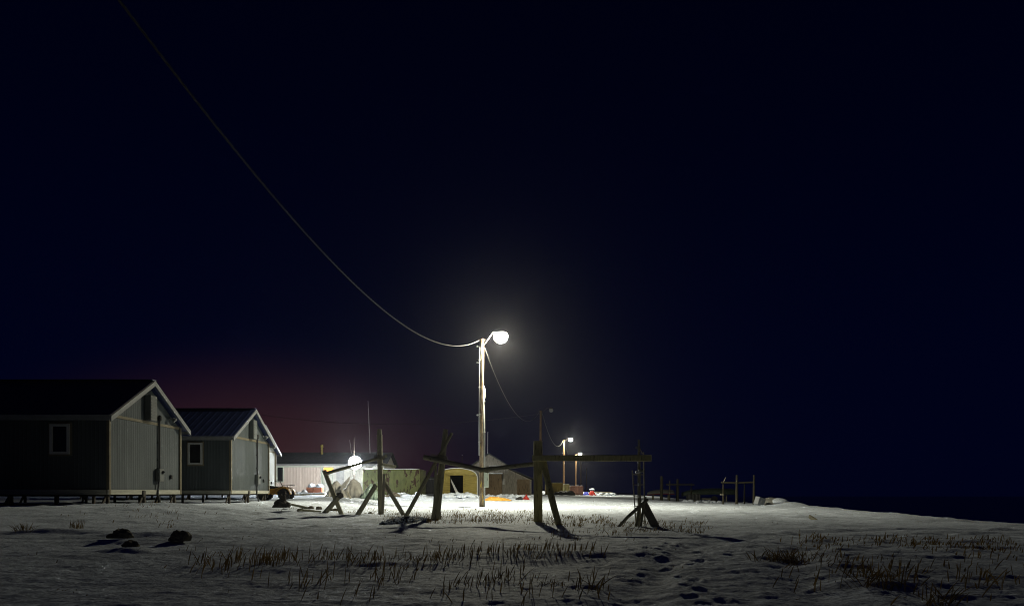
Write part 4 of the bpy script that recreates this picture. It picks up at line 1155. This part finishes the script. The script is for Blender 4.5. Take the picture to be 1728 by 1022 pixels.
def grey_house():
    D = 56.0
    xa = P(825, 765, D)
    xl = P(795, 785, D).x; xr = P(858, 785, D).x
    ev = P(795, 786, D).z; zb = gz(0, D) - .15; rd = xa.z; dep = 5.5
    root = thing('grey_board_house', 'grey weathered board house with a steep gable behind the near power pole', 'house', (xa.x, D + dep / 2, zb))
    m = MB()
    m.slab([(xl, D, zb), (xr, D, zb), (xr, D, ev), (xa.x, D, rd - .05), (xl, D, ev)], (0, dep, 0)); m.build('wall', M['shingle'], root)
    m = MB()
    for (xe, s_) in ((xl, -1), (xr, 1)):
        sl = (rd - ev) / abs(xe - xa.x); o_ = .2
        m.slab([(xa.x, D - .2, rd), (xe + s_ * o_, D - .2, ev - sl * o_), (xe + s_ * o_, D + dep, ev - sl * o_), (xa.x, D + dep, rd)], (0, 0, .07))
    rf = m.build('roof', M['roof_slate'], root)
    m = MB(); m.tube([(xa.x - .12, D + .4, rd - .1), (xa.x - .12, D + .4, P(822, 728, D).z)], .02, 6); m.build('roof_aerial', M['galv'], rf)
    # lean-to on the right
    x2 = P(897, 808, D).x; z2 = P(893, 809, D).z
    m = MB(); m.slab([(xr - .01, D + .2, zb), (x2, D + .2, zb), (x2, D + .2, z2), (xr - .01, D + .2, P(857, 791, D).z)], (0, dep - 1.0, 0)); m.build('lean_to', M['shingle'], root)
    m = MB(); za = P(853, 789, D).z; m.slab([(xr - .1, D + .05, za), (x2 + .2, D + .05, z2 + .02), (x2 + .2, D + dep - .8, z2 + .02), (xr - .1, D + dep - .8, za)], (0, 0, .06)); m.build('lean_to_roof', M['roof_slate'], root)
    a, b = P(872.5, 808, D), P(894, 832, D)
    m = MB()
    m.box(((a.x + b.x) / 2, D + .17, (a.z + zb) / 2), (b.x - a.x, .06, a.z - zb)); do = m.build('shed_door', M['brown_board'], root)
    m = MB()
    for z_ in (.5, 1.1): m.box(((a.x + b.x) / 2, D + .13, zb + z_), (b.x - a.x - .08, .03, .09))
    m.build('batten', M['brown_board'], do)
    # attic window with a pale frame
    a, b = P(825.5, 784.5, D), P(845, 793, D); m = MB()
    for xx in (a.x + .05, b.x - .05): m.box((xx, D - .03, (a.z + b.z) / 2), (.09, .07, a.z - b.z))
    for zz in (a.z - .04, b.z + .03): m.box(((a.x + b.x) / 2, D - .03, zz), (b.x - a.x - .2, .07, .07))
    wo = m.build('window', M['frame'], root)
    m = MB(); m.box(((a.x + b.x) / 2, D - .012, (a.z + b.z) / 2), (b.x - a.x - .18, .02, a.z - b.z - .13)); m.build('pane', M['glass'], wo)
    # boarded porch
    a, b = P(812, 800, D - 1.5), P(847, 832, D - 1.5)
    m = MB(); m.box(((a.x + b.x) / 2, D - .76, (a.z + zb) / 2), (b.x - a.x, 1.48, a.z - zb)); m.build('porch', M['brown_board'], root)
    m = MB()
    for k in range(9): m.box((a.x + (b.x - a.x) * (k + .5) / 9, D - 1.51, (a.z + zb) / 2), ((b.x - a.x) / 9 - .025, .025, a.z - zb - .02))
    m.build('porch_boarding', M['brown_board'], root)
    m = MB(); m.box(((a.x + b.x) / 2, D - .76, a.z + .035), (b.x - a.x + .2, 1.7, .06)); m.build('porch_roof', M['shingle'], root)
    m = MB(); m.bar((a.x - .05, D - .76, a.z + .09), (b.x + .05, D - .76, a.z + .09), 1.66, .06, jit=.04, n=14); m.build('porch_snow', M['snow'], root, True)
    a, b = P(848, 807, D), P(851.5, 817, D)
    m = MB(); m.box(((a.x + b.x) / 2, D - .02, (a.z + b.z) / 2), (b.x - a.x, .05, a.z - b.z)); m.build('side_light', M['frame'], root)
grey_house()
def mast_post(px, top_y, D, r, label, mt='pale_wood'):
    p = on_ground(px, D); root = thing('bare_post', label, 'post', p, 'bare posts and masts behind the huts')
    m = MB(); m.tube([p - Vector((0, 0, .3)), P(px + .8, (top_y + 830) / 2, D), P(px + 1.5, top_y, D)], [r, r * .9, r * .7], 8); m.build('pole', M[mt], root, True)
    k = MB(); t_ = P(px + 1.5, top_y, D); k.lathe(t_ - Vector((0, 0, .05)), [(r * .9, 0), (r * 1.1, .03), (r * .5, .07)], (0, 0, 1), 8); k.build('cap', M['galv'], root)
mast_post(746.5, 757, 51.5, .08, 'pale bare post rising behind the left shoulder of the arched hut')
mast_post(778.5, 767, 60, .03, 'thin dark mast behind the top of the arched hut', 'iron')
mast_post(822, 728, 62, .02, 'hair-thin mast behind the near power pole', 'galv')

covered(817, 863, 44, [(0, .06), (.2, .26), (.5, .24), (.8, .16), (1, .05)], 2.6, 'orange', 'low orange patch spread on the snow before the grey house', 'orange_patch', 'tarpaulin', None, 8)  # low flat-domed shape in an orange colour, lying on the snow
covered(880, 893.5, 44.5, [(0, .08), (.3, .16), (.62, .40), (.75, .22), (1, .05)], .7, 'red', 'red covered bundle on the snow left of the big squared post', 'red_bundle', 'bundle', None, 9)
covered(870, 882, 44.2, [(0, .08), (.4, .22), (.8, .26), (1, .1)], .6, 'rubber', 'black bundle at the left end of the red one', 'black_bundle', 'bundle', None, 10)

# ------------------------------------------------------------------ far containers and scrap under the second lamp
def far_container(px0, px1, ytop, D, mt, label):
    a, b = P(px0, ytop, D), P(px1, ytop, D); zb = gz((a.x + b.x) / 2, D) - .1
    root = thing('shipping_container', label, 'container', ((a.x + b.x) / 2, D + 1.2, zb), 'containers by the far lamps')
    m = MB(); m.rbox(((a.x + b.x) / 2, D + 1.2, (a.z + zb) / 2), (b.x - a.x, 2.4, a.z - zb), .03); m.build('body', M[mt], root)
    m = MB()
    for xx in (a.x + .06, b.x - .06): m.box((xx, D - .03, (a.z + zb) / 2), (.14, .1, a.z - zb))
    m.box(((a.x + b.x) / 2, D - .03, a.z - .06), (b.x - a.x - .3, .08, .14)); m.build('corner_frame', M[mt], root)
    m = MB(); m.bar((a.x + .05, D + 1.2, a.z + .03), (b.x - .05, D + 1.2, a.z + .03), 2.2, .07, jit=.03, n=12); m.build('roof_snow', M['snow'], root, True)
far_container(921, 949.5, 814.5, 94, 'box_yellow', 'ochre container right behind the brace of the big squared post')
far_container(952, 961, 817, 97, 'box_green', 'narrow faded green container between the ochre and the rust-red one')
far_container(962.5, 984, 819.5, 100, 'box_rust', 'rust-red container at the foot of the tiny far lamp')

def heap(px0, px1, D, n, smin, smax, seed, mt, name, label, cat, spread=1.5):
    rn = random.Random(seed); m = MB()
    for k in range(n):
        px = rn.uniform(px0, px1); d = D + rn.uniform(-spread, spread); s_ = rn.uniform(smin, smax)
        p = on_ground(px, d)
        m.lump(p + Vector((0, 0, s_ * .15)), (s_ * rn.uniform(.8, 1.5), s_, s_ * rn.uniform(.5, .9)), seed * 31 + k, .4, 9, 6, True, rn.random() * 3)
    return tag(m.build(name, M[mt], None, True), label, cat, kind='stuff')
heap(914, 1036, 106, 150, .16, .62, 5, 'snow', 'snow_lumps', 'heaped snow lumps and ice blocks under the far lamps', 'snow', 3.5)
heap(735, 803, 46.8, 60, .06, .24, 6, 'snow', 'snow_lumps', 'broken snow lumps ploughed up before the arched hut', 'snow', .8)
heap(810, 905, 49, 60, .05, .20, 7, 'snow', 'snow_lumps', 'broken snow lumps before the grey board house', 'snow', 2)
heap(655, 715, 45.6, 26, .06, .26, 8, 'snow', 'snow_lumps', 'snow lumps drifted against the rusted container', 'snow', .6)
heap(1150, 1215, 52, 30, .08, .25, 10, 'snow', 'snow_lumps', 'snow lumps below the dark overturned boat', 'snow', 1.5)
def dark_lumps(px0, px1, D, n, smin, smax, seed, name, label, cat, mt='rock'):
    rn = random.Random(seed); c = on_ground((px0 + px1) / 2, D)
    root = thing(name, label, cat, c)
    for k in range(n):
        px = px0 + (px1 - px0) * (k + .5) / n; s_ = rn.uniform(smin, smax); p = on_ground(px, D + rn.uniform(-.4, .4))
        m = MB(); m.lump(p + Vector((0, 0, s_ * .2)), (s_ * 1.3, s_, s_ * .8), seed * 13 + k, .4, 10, 7); m.build('lump', M[mt], root)
dark_lumps(938, 962, 92, 7, .35, .6, 3, 'tyre_heap', 'black heap at the foot of the pole with the smaller lit lamp', 'heap', 'rubber')
dark_lumps(650, 672, 44.6, 5, .10, .2, 4, 'rubble_heap', 'dark rubble along the foot of the rusted container', 'rubble')
covered(983, 995, 103, [(0, .1), (.3, .55), (.7, .6), (1, .1)], 1.0, 'blue', 'blue tarpaulin bundle left of the red one among the far snow lumps', 'blue_bundle', 'bundle', None, 11)
covered(993, 1006, 103, [(0, .2), (.25, .75), (.6, .85), (.8, .5), (1, .12)], 1.0, 'red', 'red tarpaulin bundle topped with snow among the far snow lumps', 'far_red_bundle', 'bundle', None, 12)
m = MB(); p = on_ground(999, 103); m.lump(p + Vector((0, 0, .90)), (.40, .36, .22), 70, .25); tag(m.build('snow_cap', M['snow'], None, True), 'cap of snow lying on the far red tarpaulin bundle', 'snow')
def trestle(px0, px1, y_, D, label, group):
    a, b = P(px0, y_, D), P(px1, y_ + 1, D); root = thing('plank_trestle', label, 'trestle', on_ground((px0 + px1) / 2, D), group)
    m = MB(); m.bar(a, b, .8, .10, seed=3); m.build('deck', M['pale_wood'], root)
    for f in (.15, .6, .8):
        q = a.lerp(b, f); m = MB(); m.bar((q.x, q.y, gz(q.x, q.y) - .1), q, .12, .12); m.build('leg', M['pale_wood'], root)
trestle(1003, 1033, 829.5, 104, 'pale plank deck on legs right of the far red bundle', 'plank trestles')
m = MB(); m.bar(on_ground(1012, 99, .25), on_ground(1026, 99, .2), .3, .12, seed=8); tag(m.build('loose_plank', M['pale_wood']), 'loose plank on the snow below the far plank deck', 'plank')

# ------------------------------------------------------------------ boats and racks on the right shore
def upturned_boat(px0, px1, ykeel, hgt, D, mt, label, stripe=None):
    a, b = P(px0, ykeel, D), P(px1, ykeel, D); L = b.x - a.x; zg = gz((a.x + b.x) / 2, D)
    root = thing('upturned_boat', label, 'boat', ((a.x + b.x) / 2, D, zg), 'boats laid bottom up by the shore')
    secs = []; n = 18; wd = L * .17
    for k in range(n + 1):
        t = k / n; f = max(.05, (math.sin(math.pi * min(1, t * .62 + .10)) if t < .9 else math.sin(math.pi * .658) * (1 - (t - .9) * 2)))
        if t < .12: f *= t / .12 * .85 + .15
        x = a.x + L * t; zk = a.z - .10 * hgt * (1 - f) * 3
        secs.append([Vector((x, D + wd * f * math.cos(q) , zk - hgt * (1 - math.sin(q) ** .6 * (.55 + .45 * f)) )) for q in [math.pi * j / 12 for j in range(13)]])
    m = MB(); m.loft(secs); m.build('hull', M[mt], root, True)
    m = MB(); m.tube([s_[0] + Vector((0, .02, .02)) for s_ in secs], .03, 6); m.tube([s_[-1] + Vector((0, -.02, .02)) for s_ in secs], .03, 6); m.build('gunwale', M[stripe or mt], root)
    m = MB(); m.tube([s_[6] + Vector((0, 0, .015)) for s_ in secs], .025, 6); m.build('keel', M[mt], root)
    for f in (.22, .8):
        x = a.x + L * f; m = MB()
        for dy in (-.5, .5): m.bar((x, D + dy * wd, zg - .1), (x, D + dy * wd * .8, a.z - hgt * .8), .09, .09)
        m.bar((x, D - wd * .7, a.z - hgt * .95), (x, D + wd * .7, a.z - hgt * .95), .08, .1); m.build('support', M['timber'], root)
upturned_boat(1092, 1137, 826, .42, 66, 'hull', 'small pale upturned boat with a red edge, left of the shore racks', 'red')
upturned_boat(1150, 1242, 824, .50, 58, 'hull_green', 'long dark upturned boat between the two shore racks')
def shore_rack(posts, bars, D, label):
    root = thing('shore_rack', label, 'drying rack', on_ground(posts[0][0], D), 'timber racks on the shore')
    for k, (px, top_y, r, d) in enumerate(posts):
        m = MB(); m.log(on_ground(px, D + d, -.2), P(px + .4, top_y, D + d), r * 1.1, r * .7, seed=80 + k, bend=.008); m.build('post', M['timber_dark'], root)
    for k, (xa, ya, xb, yb_) in enumerate(bars):
        m = MB(); m.log(P(xa, ya, D - .15), P(xb, yb_, D - .15), .06, .05, seed=90 + k, bend=.01); m.build('rail', M['timber_dark'], root)
shore_rack([(1116, 803, .14, 0), (1130, 810, .06, -1.5), (1143, 808, .13, 0), (1166, 814, .05, .5)], [(1124, 817, 1172, 817.5)], 57, 'dim timber rack behind the small pale upturned boat')
shore_rack([(1220, 815, .055, 0), (1243, 801, .085, -.2), (1256, 814, .05, .3), (1272, 801, .075, -.6)], [(1217, 813.5, 1247, 814.5), (1240, 814.5, 1273, 813)], 44, 'better lit timber rack with pointed posts at the edge of the bank')
m = MB(); m.log(P(1221, 813, 43.8), P(1225, 804.5, 43.8), .035, .02, seed=66); tag(m.build('rack_stick', M['pale_wood']), 'short slanting stick tied to the left post of the better lit shore rack', 'stick')
m = MB(); c = P(1218, 834, 43.6); m.rbox(c, (.22, .12, .10), .02, Matrix.Rotation(.15, 3, 'Y')); tag(m.build('wood_block', M['pale_wood']), 'pale wooden block nailed low on the left post of the better lit shore rack', 'block')
def hand_cart():
    D = 55; c = on_ground(1172, D)
    root = thing('hand_cart', 'dark box cart with one wheel standing under the long upturned boat', 'cart', c)
    m = MB(); m.rbox(c + Vector((-.1, 0, .42)), (1.0, .7, .5), .04); m.build('box', M['box_dark'], root)
    w = MB(); q = on_ground(1205, D); w.lathe(q + Vector((0, -.1, .26)), [(.17, -.05), (.26, -.05), (.28, 0), (.26, .05), (.17, .05)], (0, 1, 0), 16); w.build('wheel', M['rubber'], root)
    m = MB(); m.bar(c + Vector((.3, 0, .3)), q + Vector((0, 0, .28)), .07, .09); m.build('shaft', M['timber_h'], root)
hand_cart()
def snowed_boat():
    D = 41.0; c = on_ground(1298, D)
    root = thing('snowed_in_hull', 'dark hull half buried in snow at the edge of the bank', 'boat', c)
    m = MB(); secs = []
    for k in range(13):
        t = k / 12; h = .55 * math.sin(math.pi * (.18 + .8 * t)) ** .8; wd = .55 * math.sin(math.pi * (.12 + .86 * t)) ** .5
        secs.append([c + Vector((-.55 + 1.6 * t, wd * math.cos(q), h * math.sin(q) - .05)) for q in [math.pi * j / 10 for j in range(11)]])
    m.loft(secs); m.build('hull', M['hull'], root, True)
    m = MB(); m.lump(c + Vector((.45, -.1, .2)), (.7, .55, .25), 3, .2); m.build('snow_cap', M['snow'], root, True)
snowed_boat()
m = MB(); c = on_ground(1282, 40.2); rt = Matrix.Rotation(.32, 3, 'Y') @ Matrix.Rotation(.3, 3, 'Z')
wc = thing('white_crate', 'white crate tipped on its corner against the half-buried hull', 'crate', c)
m.rbox(c + Vector((0, 0, .26)), (.48, .4, .46), .02, rt); bo = m.build('box', M['crate_white'], wc)
m = MB(); m.rbox(c + rt @ Vector((0, -.21, 0)) + Vector((0, 0, .26)), (.10, .02, .16), .01, rt); m.build('catch', M['pvc'], wc)

# ------------------------------------------------------------------ dune grass
def blade(m, x, y, z, h, lean, az, w, rn):
    """one dead stalk: thin foot, thicker head, pointed tip, a little bent"""
    dx, dy = math.cos(az), math.sin(az); n = 4
    sx, sy = -math.sin(az + .6), math.cos(az + .6)
    vs = []; fs = []
    bend = rn.uniform(.2, 1.3)
    prof = (.55, .75, 1.0, .75, .08)
    for k in range(5):
        t = k / 4
        off = h * lean * (t + bend * t * t * .5)
        cx, cy, cz = x + dx * off, y + dy * off, z + h * t * (1 - .25 * lean * t)
        r = w * prof[k]
        vs += [(cx + sx * r, cy + sy * r, cz), (cx - sx * r * .5 + dx * r * .8, cy - sy * r * .5 + dy * r * .8, cz), (cx - sx * r * .5 - dx * r * .8, cy - sy * r * .5 - dy * r * .8, cz)]
    for k in range(4):
        for j in range(3):
            fs.append((k * 3 + j, k * 3 + (j + 1) % 3, k * 3 + 3 + (j + 1) % 3, k * 3 + 3 + j))
    m.add(vs, fs)

def gpos(px, py):
    """ground point under photograph pixel, on nearly level snow"""
    D = CAMZ * F / max(4.0, (py - HOR))
    for _ in range(4):
        x = (px - 864) / F * D; D = (CAMZ - gz(x, D)) * F / max(4.0, (py - HOR))
    return (px - 864) / F * D, D

def patch(m, x0, x1, y0, y1, n, hmin, hmax, w, seed, lean=.25, clump=3, slope=0.0, tuft=.10):
    rn = random.Random(seed); done = 0
    while done < n:
        u = rn.random(); px = x0 + (x1 - x0) * u; py = y0 + (y1 - y0) * rn.random() + slope * u
        gx, gy = gpos(px, py)
        if float(fbm(np.array([gx * 1.4]), np.array([gy * .8]), 13 + seed, 2)[0]) < .36 and rn.random() < .8: 
            done += 1; continue
        k = rn.randint(1, clump)
        for _ in range(k):
            x, y = gx + rn.gauss(0, tuft), gy + rn.gauss(0, tuft)
            blade(m, x, y, gz2(x, y) - .02, rn.uniform(hmin, hmax) * rn.uniform(.6, 1.1), abs(rn.gauss(0, lean)) + .04, rn.uniform(-.6, 1.2) if rn.random() < .7 else rn.uniform(0, 6.3), w * rn.uniform(.7, 1.2), rn)
            done += 1
def gz2(x, y):
    return float(ground(np.array([x]), np.array([y]))[0])
g1 = MB()
patch(g1, 322, 480, 952, 968, 120, 0.104, 0.221, 0.0061, 1, .18, 4, -12)
patch(g1, 440, 620, 945, 954, 123, 0.104, 0.221, 0.0061, 2, .2, 4, -6)
patch(g1, 600, 800, 935, 952, 98, 0.091, 0.194, 0.0058, 3, .2, 3)
patch(g1, 780, 1000, 928, 945, 137, 0.104, 0.207, 0.0058, 4, .16, 3)
patch(g1, 640, 760, 945, 960, 38, 0.065, 0.142, 0.0058, 5, .5, 2)
patch(g1, 330, 560, 965, 1000, 23, 0.104, 0.194, 0.0054, 6, .2, 2)
patch(g1, 480, 1010, 975, 1021, 84, 0.104, 0.207, 0.0054, 7, .22, 2)
patch(g1, 620, 700, 968, 990, 38, 0.117, 0.221, 0.0054, 8, .2, 4)
patch(g1, 770, 900, 970, 1000, 38, 0.104, 0.194, 0.0054, 9, .25, 3)
patch(g1, 300, 420, 930, 950, 19, 0.065, 0.130, 0.0058, 10, .3, 2)
patch(g1, 560, 1000, 905, 925, 25, 0.052, 0.117, 0.0065, 11, .3, 2)
patch(g1, 1300, 1480, 925, 945, 78, 0.065, 0.142, 0.0058, 12, .4, 3, 15)
patch(g1, 1350, 1560, 955, 990, 98, 0.077, 0.194, 0.0061, 13, .4, 4)
patch(g1, 1500, 1728, 925, 975, 78, 0.065, 0.156, 0.0065, 14, .35, 3)
patch(g1, 1600, 1740, 965, 990, 51, 0.091, 0.194, 0.0058, 15, .35, 4)
patch(g1, 1480, 1620, 905, 925, 38, 0.052, 0.130, 0.0072, 16, .4, 3)
patch(g1, 1540, 1640, 1000, 1025, 19, 0.077, 0.182, 0.0058, 17, .4, 3)
patch(g1, 170, 310, 860, 885, 78, 0.065, 0.168, 0.0072, 18, .35, 3, 0)
patch(g1, 100, 420, 855, 870, 57, 0.052, 0.117, 0.0086, 19, .3, 2)
patch(g1, 240, 300, 868, 890, 19, 0.091, 0.168, 0.0072, 20, .3, 3)
patch(g1, 0, 420, 880, 960, 19, 0.039, 0.104, 0.0065, 21, .4, 2)
tag(g1.build('dune_grass', M['straw_dark'], None, False, Vector((0, 0, 0))), 'dark dead grass stalks standing through the front snow', 'grass', kind='stuff')
g2 = MB()
patch(g2, 645, 905, 862, 884, 900, 0.072, 0.187, 0.0079, 31, .35, 4)
patch(g2, 915, 1030, 872, 892, 330, 0.072, 0.187, 0.0072, 32, .3, 4)
patch(g2, 1020, 1190, 882, 900, 300, 0.058, 0.173, 0.0072, 33, .4, 4)
patch(g2, 560, 650, 858, 868, 92, 0.058, 0.144, 0.0086, 34, .3, 3)
patch(g2, 760, 910, 860, 875, 137, 0.072, 0.173, 0.0086, 35, .35, 4)
patch(g2, 440, 545, 860, 870, 28, 0.043, 0.115, 0.0086, 36, .3, 2)
patch(g2, 1380, 1740, 905, 926, 420, 0.043, 0.130, 0.0072, 37, .35, 4, 8)
patch(g2, 1330, 1400, 905, 922, 69, 0.058, 0.173, 0.0072, 38, .4, 4)
patch(g2, 930, 1060, 895, 912, 62, 0.058, 0.144, 0.0065, 39, .3, 3)
patch(g2, 1100, 1400, 860, 885, 23, 0.022, 0.058, 0.0086, 40, .3, 2)
tag(g2.build('straw_grass', M['straw'], None, False, Vector((0, 0, 0))), 'straw-coloured grass stalks round the racks and along the bank', 'grass', kind='stuff')

g3 = MB()
patch(g3, 420, 1500, 842, 872, 420, 0.015, 0.060, 0.0120, 51, .9, 3, 0, .12)
patch(g3, 300, 1700, 872, 910, 420, 0.012, 0.050, 0.0080, 52, .9, 3, 0, .10)
patch(g3, 0, 1728, 905, 1022, 380, 0.012, 0.050, 0.0045, 53, .9, 3, 0, .08)
tag(g3.build('plant_litter', M['straw_dark'], None, False, Vector((0, 0, 0))), 'broken bits of dead grass scattered over the snow', 'grass litter', kind='stuff')
def tuft(px, py, n, hmin, hmax, spread, label, seed, mt='straw_dark', lean=.6, w=.0055):
    gx, gy = gpos(px, py); m = MB(); rn = random.Random(seed)
    for _ in range(n):
        x, y = gx + rn.gauss(0, spread), gy + rn.gauss(0, spread * .6)
        blade(m, x, y, gz2(x, y) - .02, rn.uniform(hmin, hmax), abs(rn.gauss(0, lean)) + .05, rn.uniform(0, 6.3), w * rn.uniform(.7, 1.2), rn)
    return tag(m.build('grass_tuft', M[mt], None), label, 'grass tuft', 'single grass tufts standing out of the snow')
tuft(1318, 944, 102, 0.064, 0.195, .13, 'bushy dark tuft on the mound at the inner bend of the ruts', 1)
tuft(1000, 990, 9, 0.112, 0.195, .05, 'thick forked tuft alone below the middle of the front snow', 2, w=.008)
tuft(40, 898, 42, 0.080, 0.195, .10, 'low dark tuft nearest the left edge', 3)
tuft(128, 892, 36, 0.096, 0.225, .08, 'upright dark tuft between the left edge tuft and the low stone', 4, lean=.2)
tuft(1590, 1016, 24, 0.080, 0.180, .08, 'sprawling tuft at the bottom right of the front snow', 5)
tuft(1475, 992, 36, 0.096, 0.225, .12, 'splayed tuft on the drift in the right front', 6)
tuft(930, 987, 30, 0.024, 0.075, .14, 'flattened dark tuft left of the thick forked one', 7)

# ------------------------------------------------------------------ frosty night air
hz = MB()
hz.box((0, 270, 6.5), (1230, 690, 21.0))
ho = hz.build('haze', M['snow'], None)
ho.data.materials.clear()
hm = bpy.data.materials.new('night_haze'); hm.use_nodes = True; hn = hm.node_tree; hn.nodes.clear()
pv = hn.nodes.new('ShaderNodeVolumePrincipled'); pv.inputs['Color'].default_value = (.88, .90, .96, 1); pv.inputs['Density'].default_value = HAZE
pv.inputs['Anisotropy'].default_value = 0.87
hout = hn.nodes.new('ShaderNodeOutputMaterial'); hn.links.new(pv.outputs[0], hout.inputs['Volume'])
ho.data.materials.append(hm)
tag(ho, 'thin frosty haze in the night air', 'haze', kind='stuff')
